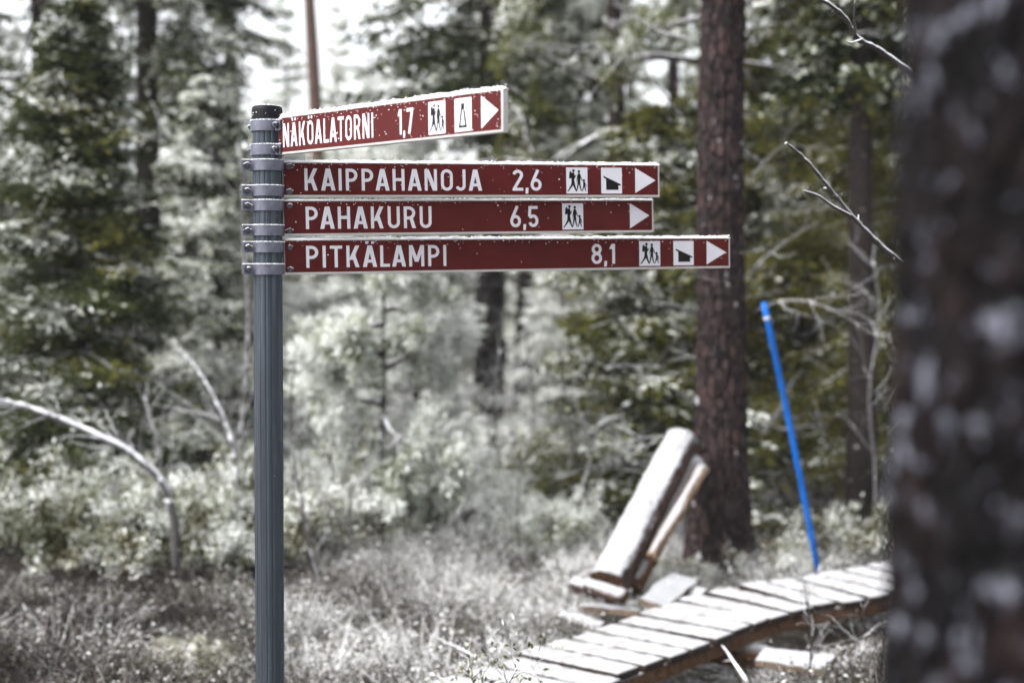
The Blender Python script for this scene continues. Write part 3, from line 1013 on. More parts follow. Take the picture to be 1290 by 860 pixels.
# --- the heath: dwarf shrubs, twigs and grass nobody could count -------------------------------------
def heath():
    rg = np.random.default_rng(77)
    n = 36000
    d = 4.6 + 10.5 * rg.random(n) ** 1.25
    x = rg.uniform(-90, 1330, n)
    X = (x - 645) / F_PX * d * 1.05
    nc = 620
    dc = 4.6 + 10.5 * rg.random(nc) ** 1.2
    Xc = (rg.uniform(-90, 1330, nc) - 645) / F_PX * dc * 1.05
    Rc, Hc, Sc = rg.uniform(0.10, 0.34, nc), rg.uniform(0.10, 0.30, nc), rg.normal(0, 0.24, nc)
    ci = rg.integers(0, nc, n)
    inside = rg.random(n) < 0.72
    rad, ang = Rc[ci] * np.sqrt(rg.random(n)), rg.random(n) * 6.283
    X = np.where(inside, Xc[ci] + rad * np.cos(ang), X)
    d = np.where(inside, dc[ci] + rad * np.sin(ang), d)
    hd = np.where(inside, Hc[ci] * (1 - 0.75 * (rad / Rc[ci]) ** 2), 0.06)
    sn = np.where(inside, Sc[ci], -0.10)
    # none inside the boardwalk
    def dist(ax, ay, bx, by):
        t = np.clip(((X - ax) * (bx - ax) + (d - ay) * (by - ay)) / ((bx - ax) ** 2 + (by - ay) ** 2), 0, 1)
        return np.hypot(X - ax - t * (bx - ax), d - ay - t * (by - ay))
    k = (dist(-0.6, 4.4, 0.85, 6.35) > 0.30) & (dist(0.95, 6.5, 3.6, 8.35) > 0.32)
    X, d, hd, sn = X[k], d[k], hd[k], sn[k]; n = len(X)
    Z = np.array([G(a, b) for a, b in zip(X, d)])
    field = np.array([mnoise.noise(Vector((a * 0.8, b * 0.8, 11.0))) for a, b in zip(X, d)])
    walk = np.minimum(dist(-0.6, 4.4, 0.85, 6.35), dist(0.95, 6.5, 3.6, 8.35))
    big = np.array([mnoise.noise(Vector((a * 1.7, b * 1.7, 21.0))) for a, b in zip(X, d)])
    bare = -0.08 + 0.62 / (1 + np.exp((X + 1.15) * 3.0)) + 0.28 / (1 + np.exp(-(X - 1.2) * 3.0))      # less snow came through under the left and right trees
    h = np.clip(hd * (1 + 0.5 * field) * rg.uniform(0.6, 1.3, n), 0.03, 0.42)
    h = np.where(X > -0.2, np.minimum(h, 0.05 + np.clip(walk - 0.3, 0, 1) * 0.35), h)
    Qs, Ms = [], []
    for s in range(7):                                                     # stems
        b = np.stack([X + rg.normal(0, 0.05, n), d + rg.normal(0, 0.05, n), Z - 0.02], 1)
        t = b + np.stack([rg.normal(0, 0.55, n) * h, rg.normal(0, 0.55, n) * h, h * rg.uniform(0.5, 1.05, n)], 1)
        Qs.append(blades(b, t, rg.uniform(0.003, 0.007, n), rg))
        u = rg.random(n) + field * 0.2 + sn - bare; mi = np.zeros(n, int); mi[u > 0.36] = 1; mi[u > 0.52] = 3; mi[u > 0.70] = 4
        Ms.append(mi)
        for q in range(4):                                                 # leaves
            f = rg.uniform(0.45, 1.0, n)[:, None]
            p = b * (1 - f) + t * f
            e = p + rg.normal(0, 0.012, (n, 3)) * np.array([1, 1, 0.6])
            Qs.append(blades(p, e, rg.uniform(0.006, 0.012, n), rg))
            u = rg.random(n) * 0.7 + 0.05 + big * 0.4 + sn + 0.35 * (f[:, 0] - 0.6) - bare
            mi = np.zeros(n, int); mi[u > 0.14] = 2; mi[u > 0.30] = 3; mi[u > 0.50] = 4
            Ms.append(mi)
    me = quads_mesh('heath', np.concatenate(Qs), np.concatenate(Ms), [M['stem'], M['straw'], M['leaf'], M['heath_frost'], M['heath_snow']])
    o = link(bpy.data.objects.new('heath', me))
    tag(o, 'snow-dusted dwarf shrubs and dead grass covering the forest floor', 'ground cover', None, 'stuff')


heath()


def hummock(label, x, d, w, h, seed):
    base = PG(x, d)
    mb = MB(); n, m = 40, 16
    vs = []
    for j in range(m + 1):
        f = j / m
        for k in range(n):
            a = 6.28318 * k / n
            r = w * f * (1 + 0.25 * mnoise.noise(Vector((math.cos(a) * 1.5, math.sin(a) * 1.5, seed))))
            p = Vector((r * math.cos(a), r * math.sin(a) * 0.8, 0))
            z = h * (1 - f * f) * (1 + 0.5 * mnoise.noise(p * 5 + Vector((seed, 0, 0)))) + 0.03 * mnoise.noise(p * 16) - 0.03 * f
            vs.append((p.x, p.y, z))
    fs = [(j * n + k, j * n + (k + 1) % n, (j + 1) * n + (k + 1) % n, (j + 1) * n + k) for j in range(m) for k in range(n)]
    mb.add(vs, fs, 0, True)
    o = mb.build('moss_hummock', M['moss'])
    o.location = base
    tag(o, label, 'hummock')


hummock('pale yellow moss hummock with snow left of the signpost foot', 238, 6.35, 0.44, 0.12, 3)


# ------------------------------------------------------------------ the damp snowy air
def haze():
    mb = MB()
    mb.box(Vector((0, 45, 8.0)), (160, 120, 18.2))
    m = bpy.data.materials.new('haze')
    m.use_nodes = True
    nt = m.node_tree; nt.nodes.clear()
    out = nt.nodes.new('ShaderNodeOutputMaterial')
    v = nt.nodes.new('ShaderNodeVolumePrincipled')
    v.inputs['Color'].default_value = (0.93, 0.94, 0.96, 1)
    v.inputs['Density'].default_value = 0.0008
    nt.links.new(v.outputs[0], out.inputs['Volume'])
    tag(mb.build('haze', m), 'pale damp snowy air between the trees', 'haze', None, 'stuff')


haze()


# ------------------------------------------------------------------ boardwalk
def boardwalk():
    root = thing('boardwalk', 'narrow plank boardwalk under thin snow winding to the right past the leaning log', 'boardwalk', (0.4, 5.4, 0))
    off = Vector((0.4, 5.4, 0))
    rg = np.random.default_rng(41)
    ZD = 0.22
    # near edge and far edge of the two runs, in metres
    n0, n1 = Vector((0.393, 5.376, 0)), Vector((1.135, 6.318, 0))
    da = (n1 - n0).normalized()
    pa = Vector((-da.y, da.x, 0))
    db = Vector((0.850, 0.527, 0)).normalized()
    pb_ = Vector((-db.y, db.x, 0))
    WA, WB = 0.505, 0.545

    def plank(c, u, v, ln, wd, z, tilt=0):
        b = MB()
        jx = rg.normal(0, 0.012); jr = rg.normal(0, 0.012)
        R = Matrix((u, v, Vector((0, 0, 1)))).transposed() @ Matrix.Rotation(jr, 3, 'Z') @ Matrix.Rotation(tilt, 3, 'X')
        bm = bmesh.new()
        bmesh.ops.create_cube(bm, size=1)
        bmesh.ops.scale(bm, vec=(wd, ln, 0.032), verts=bm.verts)
        bmesh.ops.subdivide_edges(bm, edges=[e for e in bm.edges if abs((e.verts[0].co - e.verts[1].co).y) > 0.2], cuts=9)
        for vv in bm.verts:
            vv.co.x += 0.004 * mnoise.noise(Vector((vv.co.y * 7, c.x * 9, c.y)))
        bmesh.ops.bevel(bm, geom=bm.edges[:], offset=0.004, segments=1, affect='EDGES')
        b.addbm(bm, R.to_4x4(), 0)
        o = b.build('plank', M['deck'], root)
        o.location = c + v * jx + Vector((0, 0, z - 0.016)) - off
        # the snow on it, a thin uneven sheet with ragged edges
        nx, ny = 9, 22
        vs = []
        for j in range(ny + 1):
            for i in range(nx + 1):
                x = (i / nx - 0.5) * (wd - 0.004); y = (j / ny - 0.5) * (ln - 0.008)
                ed = min(1, min(i, nx - i) / 1.2) * min(1, min(j, ny - j) / 1.2)
                q = Vector((c.x * 3 + x * 22, c.y * 3 + y * 22, 1))
                x += 0.006 * mnoise.noise(q * 1.3 + Vector((5, 0, 0))) * (1 if ed < 1 else 0)
                vs.append((x, y, 0.013 + (0.008 + 0.005 * mnoise.noise(q) + 0.003 * mnoise.noise(q * 3)) * (ed ** 0.5) - 0.002))
        s = MB(); s.add([R @ Vector(p) for p in vs], [(j * (nx + 1) + i, j * (nx + 1) + i + 1, (j + 1) * (nx + 1) + i + 1, (j + 1) * (nx + 1) + i) for j in range(ny) for i in range(nx)], 0, True)
        s.build('snow', M['deck_snow'], o).location = (0, 0, 0.004)

    pitch = 0.176
    k = -8
    La = (n1 - n0).length
    while True:
        t = k * pitch + 0.04
        if t > La - 0.02: break
        c = n0 + da * (t + pitch / 2) + pa * WA / 2
        plank(c, da, pa, WA, pitch - 0.026 - rg.random() * 0.008, ZD + rg.normal(0, 0.0025), rg.normal(0, 0.006))
        k += 1
    # the turn: planks swing round a little, then the second run
    turn0 = n1 + da * 0.02
    ang_a, ang_b = math.atan2(da.y, da.x), math.atan2(db.y, db.x)
    near = turn0.copy()
    edge = [(n0 - da * 1.4, pa), (n1 - da * 0.2, pa), (near.copy(), pa)]
    for k in range(18):
        f = min(1, (k + 1) / 3)
        ang = ang_a + (ang_b - ang_a) * f
        u = Vector((math.cos(ang), math.sin(ang), 0)); v = Vector((-u.y, u.x, 0))
        wd = pitch - 0.026 - rg.random() * 0.008
        c = near + u * (pitch / 2) + v * WB / 2
        plank(c, u, v, WB, wd, ZD + 0.003 + 0.0004 * k + rg.normal(0, 0.002), rg.normal(0, 0.006))
        near = near + u * pitch
        edge.append((near.copy(), v.copy()))
    # bearers
    def bearer(o_, w=0.05, h=0.06):
        mb = MB(); vs = []
        for q, (p, v) in enumerate(edge):
            zt = ZD - 0.0335 + 0.0004 * max(0, q - 2)
            for (oo, z) in ((o_, zt - h), (o_ + w, zt - h), (o_ + w, zt), (o_, zt)):
                vs.append(p + v * oo + Vector((0, 0, z)) - off)
        n = len(edge)
        fs = [(q * 4 + k, q * 4 + (k + 1) % 4, q * 4 + 4 + (k + 1) % 4, q * 4 + 4 + k) for q in range(n - 1) for k in range(4)]
        fs += [(3, 2, 1, 0), tuple((n - 1) * 4 + k for k in range(4))]
        mb.add(vs, fs)
        mb.build('bearer', M['beam'], root)
    bearer(0.02); bearer(0.43)
    s0 = edge[6][0]
    for c, u in ((n0 + da * 0.15, pa), (n1 - da * 0.06, pa), (s0 + db * 1.2, pb_), (s0 + db * 2.5, pb_)):
        mb = MB()
        a = c - u * 0.05 - off; b = c + u * 0.6 - off
        mb.tube([a + Vector((0, 0, 0.055)), (a + b) / 2 + Vector((0, 0, 0.058)), b + Vector((0, 0, 0.055))], 0.065, 10, 0, True, 0.15)
        mb.build('sleeper', M['beam'], root)


boardwalk()


# ------------------------------------------------------------------ leaning log, boards and log pieces
def rough_log(name, label, a, b, r0, r1, mat, seed, flat=None, n=28, m=26, cat='log', group=None, wob=0.12):
    a, b = Vector(a), Vector(b)
    d = (b - a).normalized()
    u = d.cross(Vector((0, -1, 0.3))).normalized(); w = d.cross(u)
    mb = MB(); vs = []
    for j in range(m + 1):
        f = j / m
        p = (b - a) * f
        for k in range(n):
            an = 6.28318 * k / n
            r = (r0 + (r1 - r0) * f)
            if flat is not None:      # a split face
                c = math.cos(an - flat)
                if c > 0.45: r *= 0.45 / c
            if cat == 'log': r *= 0.93 / max(abs(math.cos(an + 0.5)), abs(math.sin(an + 0.5))) ** 0.32
            q = Vector((math.cos(an) * 2, math.sin(an) * 2, f * (b - a).length * 6 + seed))
            r += 0.004 * mnoise.noise(q * 6) + 0.003 * mnoise.noise(Vector((an * 6, f * 5, seed)))
            r *= 1 + wob * mnoise.noise(q) + 0.5 * wob * mnoise.noise(q * 2.7)
            e = d * (0.012 * mnoise.noise(Vector((an * 2, seed, f))) if j in (0, m) else 0)
            vs.append(p + (u * math.cos(an) + w * math.sin(an)) * r + e)
    fs = [(j * n + k, j * n + (k + 1) % n, (j + 1) * n + (k + 1) % n, (j + 1) * n + k) for j in range(m) for k in range(n)]
    mb.add(vs, fs, 0, True)
    ca, cb = len(vs), len(vs) + 1
    mb.v += [(0, 0, 0), tuple(b - a)]
    for k in range(n):
        mb.f.append([ca, (k + 1) % n, k]); mb.m.append(1); mb.sm.append(False)
        mb.f.append([cb, m * n + k, m * n + (k + 1) % n]); mb.m.append(1); mb.sm.append(False)
    o = mb.build(name, [M[mat], M['beam']])
    o.location = a
    tag(o, label, cat, group)
    return o


rough_log('leaning_log', 'thick snow-covered log leaning against the big pine trunk', P(766, 738, 7.35), P(860, 556, 8.2), 0.108, 0.106, 'log', 2.0, None, 56, 70, 'log', None, 0.075)
rough_log('split_timber', 'pale raw split slab leaning on the right under the thick leaning log', P(819, 704, 7.42), P(886, 590, 8.02), 0.030, 0.034, 'rawwood', 5.0, 1.0, 20, 20, 'wood slab', None, 0.25)
rough_log('split_timber', 'dark brown split slab wedged between the thick leaning log and the pale slab', P(795, 742, 7.45), P(876, 582, 8.15), 0.060, 0.056, 'beam', 6.0, 2.4, 20, 20, 'wood slab', None, 0.25)
rough_log('log_piece', 'short snow-covered log end sticking out left under the leaning log', P(722, 735, 7.3), P(775, 752, 7.15), 0.040, 0.040, 'log', 7.0, None, 18, 8, 'log', 'log pieces by the boardwalk')
rough_log('log_piece', 'split snowy log piece lowest left of the leaning log', P(708, 778, 6.95), P(762, 796, 6.7), 0.050, 0.046, 'log', 9.0, 1.6, 18, 8, 'log', 'log pieces by the boardwalk')
rough_log('log_piece', 'stubby wedge log lying across the foot of the leaning log', P(738, 738, 7.05), P(788, 754, 6.95), 0.042, 0.046, 'log', 12.0, 0.6, 16, 8, 'log', 'log pieces by the boardwalk')


def board(label, a, b, w, t, tilt, seed, mat='flatboard'):
    a, b = Vector(a), Vector(b)
    d = (b - a); L = d.length; d.normalize()
    s = d.cross(Vector((0, 0, 1))).normalized(); up = s.cross(d)
    R = Matrix((d, -s, up)).transposed() @ Matrix.Rotation(tilt, 3, 'X')
    bm = bmesh.new(); bmesh.ops.create_cube(bm, size=1)
    bmesh.ops.scale(bm, vec=(L, w, t), verts=bm.verts)
    bmesh.ops.subdivide_edges(bm, edges=bm.edges[:], cuts=5, use_grid_fill=True)
    for v in bm.verts:
        v.co += Vector((0.012 * mnoise.noise(v.co * 7 + Vector((seed, 0, 0))), 0.02 * mnoise.noise(v.co * 6 + Vector((0, seed, 0))), 0.006 * mnoise.noise(v.co * 14)))
    mb = MB(); mb.addbm(bm, R.to_4x4(), 0)
    o = mb.build('loose_board', M[mat])
    o.location = (a + b) / 2
    tag(o, label, 'board', 'loose boards by the boardwalk')


board('snowy board lying between the leaning log and the big pine', P(822, 762, 6.95), P(862, 728, 7.5), 0.14, 0.03, 0.25, 1)
board('snowy board lying just below the leaning log beside the planks', P(735, 765, 6.95), P(800, 770, 6.95), 0.16, 0.035, -0.1, 2)
board('narrow snowy board behind the other loose ones at the pine foot', P(838, 735, 7.5), P(885, 750, 7.3), 0.08, 0.03, 0.3, 3)
board('snow-covered board lying on the heath under the right run of the boardwalk', P(958, 826, 6.05), P(1045, 838, 5.9), 0.17, 0.03, 0.12, 4)


# ------------------------------------------------------------------ blue pole
def blue_pole():
    a, b = P(1031, 722, 7.95), P(962, 381, 7.75)
    root = thing('marker_pole', 'bright blue thin pole leaning left beside the boardwalk', 'pole', a)
    mb = MB()
    N = 14
    mb.tube([(b - a) * (i / N) + Vector((0.008 * math.sin(i / N * 3.1), 0, 0)) - (b - a) * (0.06 if i == 0 else 0) for i in range(N + 1)], 0.0170, 16, 0, True)
    mb.build('shaft', M['blue'], root)
    mb = MB()
    mb.tube([(b - a) * 0.940 + Vector((0.001, 0, 0)), (b - a) * 0.950 + Vector((0.001, 0, 0))], 0.0180, 16, 0, True)
    mb.build('band', M['sign_white'], root)


blue_pole()

# ------------------------------------------------------------------ twigs in front of the boardwalk
stem_tree('twig_shrub', 'sharp little leafy twig shrub at the bottom edge in front of the boardwalk start', 'shrub',
          [(640, 910), (636, 885), (640, 862), (652, 840)], 4.3, 0.006, 16, 'twig', 301, 0.4, None, 0.0, 0.12, True, 1, 0.9)
stem_tree('twig_shrub', 'second small leafy twig at the bottom edge, left of the boardwalk start', 'shrub',
          [(612, 910), (606, 888), (598, 862), (588, 842)], 4.35, 0.005, 14, 'twig', 302, 0.4, None, 0.0, 0.11, True, 1, 0.9)
stem_tree('twig_shrub', 'thin dark upright twigs standing in front of the bend of the boardwalk', 'shrub',
          [(1020, 850), (1022, 800), (1018, 765), (1012, 728)], 5.7, 0.006, 8, 'twig', 303, 0.3, None, 0.0, 0.2, False, 1, 0.5)
stem_tree('twig_shrub', 'bare twig shrub below the right run of the boardwalk near the blurred trunk', 'shrub',
          [(1080, 880), (1075, 845), (1082, 815), (1086, 800)], 5.6, 0.006, 10, 'twig', 304, 0.3, None, 0.0, 0.14, False, 1, 0.8)


def stick(label, a, b, r, seed):
    a, b = Vector(a), Vector(b)
    rg = np.random.default_rng(seed)
    mb = MB()
    branchy(mb, Vector((0, 0, 0)), b - a, (b - a).length, r, 1, rg, 6, 0.18, (1, 3), 0.6, 0.0, None, 0.4)
    o = mb.build('fallen_branch', M['grey_twig'])
    o.location = a
    tag(o, label, 'branch', 'fallen branches on the heath')


stick('pale bare stick propped against the front edge of the boardwalk', P(942, 862, 5.55), P(912, 812, 5.75), 0.012, 1)
stick('long grey fallen branch lying on the heath right of the signpost', P(520, 815, 6.6), P(380, 790, 7.0), 0.010, 2)
stick('thin fallen branch in front of the boardwalk start', P(600, 830, 6.0), P(545, 800, 6.2), 0.008, 3)
stick('fallen snowy branch on the heath left of the moss hummock', P(215, 765, 7.4), P(120, 790, 7.0), 0.012, 4)


# ------------------------------------------------------------------ lettering
W8 = 0.138


class Flat:
    """flat marks in the plane of a sign: each one a hair above the last"""
    def __init__(self, z0=0.0006):
        self.mb = MB(); self.z = z0

    def poly(self, pts):
        self.z += 0.000012
        n = len(pts)
        self.mb.add([(p[0], p[1], self.z) for p in pts], [tuple(range(n))])

    def strip(self, pts, w):
        if not hasattr(w, '__len__'):
            pts = [p for i, p in enumerate(pts) if i == 0 or math.hypot(p[0] - pts[i - 1][0], p[1] - pts[i - 1][1]) > 1e-6]
        n = len(pts); L, R = [], []
        for i, p in enumerate(pts):
            a = np.array(pts[max(i - 1, 0)], float); b = np.array(pts[min(i + 1, n - 1)], float); p = np.array(p, float)
            def nrm(v):
                l = np.hypot(*v); return v / l if l > 1e-9 else v
            d1, d2 = nrm(p - a), nrm(b - p)
            if i == 0: d1 = d2
            if i == n - 1: d2 = d1
            t = nrm(d1 + d2); nn = np.array((-t[1], t[0]))
            c = max(0.4, float(nn @ np.array((-d1[1], d1[0]))))
            ww = w[i] if hasattr(w, '__len__') else w
            L.append(p + nn * ww / 2 / c); R.append(p - nn * ww / 2 / c)
        self.z += 0.000012
        vs = [(*v, self.z) for v in L] + [(*v, self.z) for v in R]
        self.mb.add(vs, [(n + i, n + i + 1, i + 1, i) for i in range(n - 1)])

    def disc(self, c, r, n=18, sy=1.0):
        self.poly([(c[0] + r * math.cos(6.28318 * k / n), c[1] + sy * r * math.sin(6.28318 * k / n)) for k in range(n)])


def arc(cx, cy, rx, ry, a0, a1, n=9):
    return [(cx + rx * math.cos(math.radians(a0 + (a1 - a0) * k / n)), cy + ry * math.sin(math.radians(a0 + (a1 - a0) * k / n))) for k in range(n + 1)]


def glyph(ch):
    """(width, strokes, diagonals, dots) in a box one cap height tall"""
    h = W8 / 2
    S, D, O = [], [], []
    def rnd(w, y0=0.0, y1=1.0, r=None):
        r = r or (w - W8) / 2
        return arc(w - h - r, y1 - h - r, r, r, 0, 90, 6) + arc(h + r, y1 - h - r, r, r, 90, 180, 6) + arc(h + r, y0 + h + r, r, r, 180, 270, 6) + arc(w - h - r, y0 + h + r, r, r, 270, 360, 6)
    if ch in 'OÖ':
        w = 0.56; q = rnd(w); S.append(q + [q[0], q[1]])
    elif ch in 'AÄ':
        w = 0.64; D += [(0.09, 0.27, 0), (w - 0.09, w - 0.27, 0)]; D = [(0.0, w / 2 - 0.10), (w - 0.175, w / 2 - 0.075)]
        S.append([(0.12, 0.27), (w - 0.12, 0.27)])
    elif ch == 'N':
        w = 0.58; S += [[(h, 0), (h, 1)], [(w - h, 0), (w - h, 1)]]; D.append((w - 0.20, 0.0))
    elif ch == 'K':
        w = 0.58; S.append([(h, 0), (h, 1)]); D.append(('seg', 0.10, 0.34, 0.40, 1.0, 0.18)); D.append(('seg', w - 0.18, 0.0, 0.21, 0.60, 0.17))
    elif ch == 'I':
        w = W8; S.append([(h, 0), (h, 1)])
    elif ch == 'H':
        w = 0.55; S += [[(h, 0), (h, 1)], [(w - h, 0), (w - h, 1)], [(h, 0.51), (w - h, 0.51)]]
    elif ch == 'T':
        w = 0.54; S += [[(0, 1 - h), (w, 1 - h)], [(w / 2, 0), (w / 2, 1 - h)]]
    elif ch == 'L':
        w = 0.44; S.append([(h, 1), (h, h)]); S.append([(0, h), (w, h)])
    elif ch in 'PR':
        w = 0.53; S.append([(h, 0), (h, 1)])
        y0 = 0.40
        r = (1 - y0 - W8) / 2
        S.append([(0, 1 - h)] + arc(w - h - r, 1 - h - r, r, r, 90, -90, 10) + [(0, y0 + h)])
        if ch == 'R': w = 0.55; D.append(('seg', w - 0.165, 0.0, 0.25, 0.47, 0.165))
    elif ch == 'U':
        w = 0.55; r = (w - W8) / 2; S.append([(h, 1)] + arc(h + r, h + r, r, r, 180, 360, 12) + [(w - h, 1)])
    elif ch == 'J':
        w = 0.42; r = 0.17; S.append([(w - h, 1)] + arc(w - h - r, h + r, r, r, 360, 195, 10))
    elif ch == 'M':
        w = 0.70; S += [[(h, 0), (h, 1)], [(w - h, 0), (w - h, 1)]]
        D.append(('seg', w / 2 - 0.085, 0.22, 0.0, 1.0, 0.17)); D.append(('seg', w / 2 - 0.085, 0.22, w - 0.17, 1.0, 0.17))
    elif ch == ',':
        w = 0.15; D.append(('seg', 0.0, -0.14, 0.02, 0.14, 0.13))
    elif ch == '1':
        w = 0.30; S.append([(w - h, 0), (w - h, 1)]); D.append(('seg', 0.0, 0.74, 0.13, 1.0, 0.16))
    elif ch == '7':
        w = 0.48; S.append([(0, 1 - h), (w, 1 - h)]); D.append(('seg', 0.10, 0.0, w - 0.165, 1.0 - h, 0.165))
    elif ch == '2':
        w = 0.50; r = (w - W8) / 2
        S.append(arc(w / 2, 1 - h - r, r, r, 170, -28, 12) + [(0.09, 0.12)]); S.append([(0, h), (w, h)])
    elif ch == '6':
        w = 0.52; r = (w - W8) / 2
        q = arc(w / 2, h + r + 0.03, r, r + 0.03, 150, 510, 20); S.append(q)
        S.append([(0.36, 1.0), (0.20, 0.66), (h + 0.005, 0.36)])
    elif ch == '5':
        w = 0.50; r = (w - W8) / 2
        S.append([(w - 0.03, 1 - h), (h + 0.02, 1 - h)]); S.append([(h + 0.03, 1), (h, 0.50)])
        S.append([(h, 0.50)] + arc(w / 2, h + r + 0.05, r, r + 0.05, 128, -160, 16))
    elif ch == '8':
        w = 0.52; r1 = (w - W8) / 2 - 0.015; r2 = (w - W8) / 2
        q = arc(w / 2, 1 - h - r1 - 0.02, r1, r1 + 0.02, 0, 375, 20); S.append(q)
        q = arc(w / 2, h + r2 + 0.03, r2, r2 + 0.03, 0, 375, 20); S.append(q)
    else:
        w = 0.3
    if ch in 'ÄÖ':
        O = [(w / 2 - 0.13, 1.13), (w / 2 + 0.13, 1.13)]
    return w, S, D, O


def write(fl, text, x0, x1, y0, y1, gap=0.185):
    """letters from x0 to x1 on the baseline y0, caps up to y1"""
    gl = [glyph(c) for c in text]
    gaps = []
    for a, b in zip(text, text[1:]):
        g = gap
        if b == ',': g = 0.10
        if a == ',': g = 0.10
        if a in 'AÄ' and b in 'TJ' or a == 'T' and b in 'OA' or a == 'L' and b in 'TA' or a == 'P' and b == 'A': g -= 0.05
        if a in 'AÄ' or b in 'AÄ': g -= 0.04
        gaps.append(g)
    tot = sum(g[0] for g in gl) + sum(gaps)
    H = y1 - y0
    sx = (x1 - x0) / tot
    x = x0
    for i, (w, S, D, O) in enumerate(gl):
        for s in S:
            # stroke drawn in letter units then scaled, so stems keep their weight
            fl2 = Flat(0); fl2.strip(s, W8)
            fl.z += 0.000012
            vs = [(x + p[0] * sx, y0 + p[1] * H, fl.z) for p in fl2.mb.v]
            fl.mb.add(vs, fl2.mb.f)
        for d in D:
            if d[0] == 'seg':
                _, xb, yb, xt, yt, hw = d
            else:
                xb, xt = d; yb, yt, hw = 0.0, 1.0, 0.175
                if text[i] == 'N': hw = 0.20
            fl.poly([(x + xb * sx, y0 + yb * H), (x + (xb + hw) * sx, y0 + yb * H), (x + (xt + hw) * sx, y0 + yt * H), (x + xt * sx, y0 + yt * H)])
        for o in O:
            fl.poly([(x + (o[0] - 0.065) * sx, y0 + (o[1] - 0.055) * H), (x + (o[0] + 0.065) * sx, y0 + (o[1] - 0.055) * H), (x + (o[0] + 0.065) * sx, y0 + (o[1] + 0.065) * H), (x + (o[0] - 0.065) * sx, y0 + (o[1] + 0.065) * H)])
        x += (w + (gaps[i] if i < len(gaps) else 0)) * sx


def hikers(fl, x0, x1, y0, y1):
    W, H = x1 - x0, y1 - y0
    T = lambda p: (x0 + p[0] * W, y0 + p[1] * H)
    def st(pts, w): fl.strip([T(p) for p in pts], [q * W for q in w] if hasattr(w, '__len__') else w * W)
    def pl(pts): fl.poly([T(p) for p in pts])
    asp = W / H
    # the walker with a pack
    fl.disc(T((0.345, 0.875)), 0.062 * W, 16)
    pl([(0.255, 0.80), (0.37, 0.81), (0.40, 0.70), (0.375, 0.50), (0.385, 0.42), (0.235, 0.42), (0.25, 0.60)])
    pl([(0.13, 0.62), (0.155, 0.83), (0.245, 0.86), (0.262, 0.62), (0.22, 0.57), (0.15, 0.57)])
    st([(0.32, 0.46), (0.25, 0.30), (0.09, 0.10)], [0.12, 0.09, 0.045]); st([(0.09, 0.115), (0.055, 0.085)], 0.05)
    st([(0.32, 0.46), (0.38, 0.28), (0.46, 0.10)], [0.13, 0.09, 0.05]); st([(0.45, 0.105), (0.50, 0.095)], 0.04)
    st([(0.35, 0.77), (0.40, 0.62), (0.46, 0.70)], [0.06, 0.05, 0.035])
    # the second grown-up
    fl.disc(T((0.60, 0.845)), 0.062 * W, 16)
    pl([(0.545, 0.78), (0.645, 0.78), (0.665, 0.60), (0.66, 0.42), (0.53, 0.42), (0.54, 0.62)])
    st([(0.57, 0.45), (0.535, 0.28), (0.485, 0.10)], [0.08, 0.065, 0.04]); st([(0.62, 0.45), (0.645, 0.27), (0.70, 0.10)], [0.08, 0.065, 0.04])
    st([(0.56, 0.74), (0.51, 0.58), (0.50, 0.46)], [0.05, 0.045, 0.03])
    st([(0.635, 0.74), (0.70, 0.58), (0.775, 0.48)], [0.055, 0.045, 0.035])
    # the child by the hand
    fl.disc(T((0.83, 0.505)), 0.055 * W, 14)
    pl([(0.785, 0.455), (0.865, 0.455), (0.885, 0.34), (0.875, 0.25), (0.785, 0.25), (0.79, 0.36)])
    st([(0.81, 0.28), (0.78, 0.18), (0.74, 0.09)], [0.06, 0.05, 0.03]); st([(0.855, 0.28), (0.885, 0.18), (0.925, 0.09)], [0.06, 0.05, 0.03])
    st([(0.86, 0.43), (0.92, 0.33), (0.93, 0.25)], [0.04, 0.035, 0.03])


def shelter(fl, x0, x1, y0, y1):
    W, H = x1 - x0, y1 - y0
    T = lambda p: (x0 + p[0] * W, y0 + p[1] * H)
    fl.poly([T(p) for p in [(0.10, 0.69), (0.13, 0.60), (0.92, 0.29), (0.95, 0.36)]])
    fl.poly([T(p) for p in [(0.235, 0.60), (0.235, 0.14), (0.83, 0.14), (0.83, 0.36)]])


def tower(fl, x0, x1, y0, y1):
    W, H = x1 - x0, y1 - y0
    T = lambda p: (x0 + p[0] * W, y0 + p[1] * H)
    fl.poly([T(p) for p in [(0.385, 0.65), (0.575, 0.65), (0.575, 0.84), (0.385, 0.84)]])
    fl.strip([T((0.41, 0.65)), T((0.30, 0.16))], 0.085 * W); fl.strip([T((0.55, 0.65)), T((0.67, 0.16))], 0.085 * W)
    fl.strip([T((0.345, 0.36)), T((0.625, 0.36))], 0.022 * W)
    fl.poly([T(p) for p in [(0.24, 0.115), (0.72, 0.115), (0.72, 0.185), (0.24, 0.185)]])


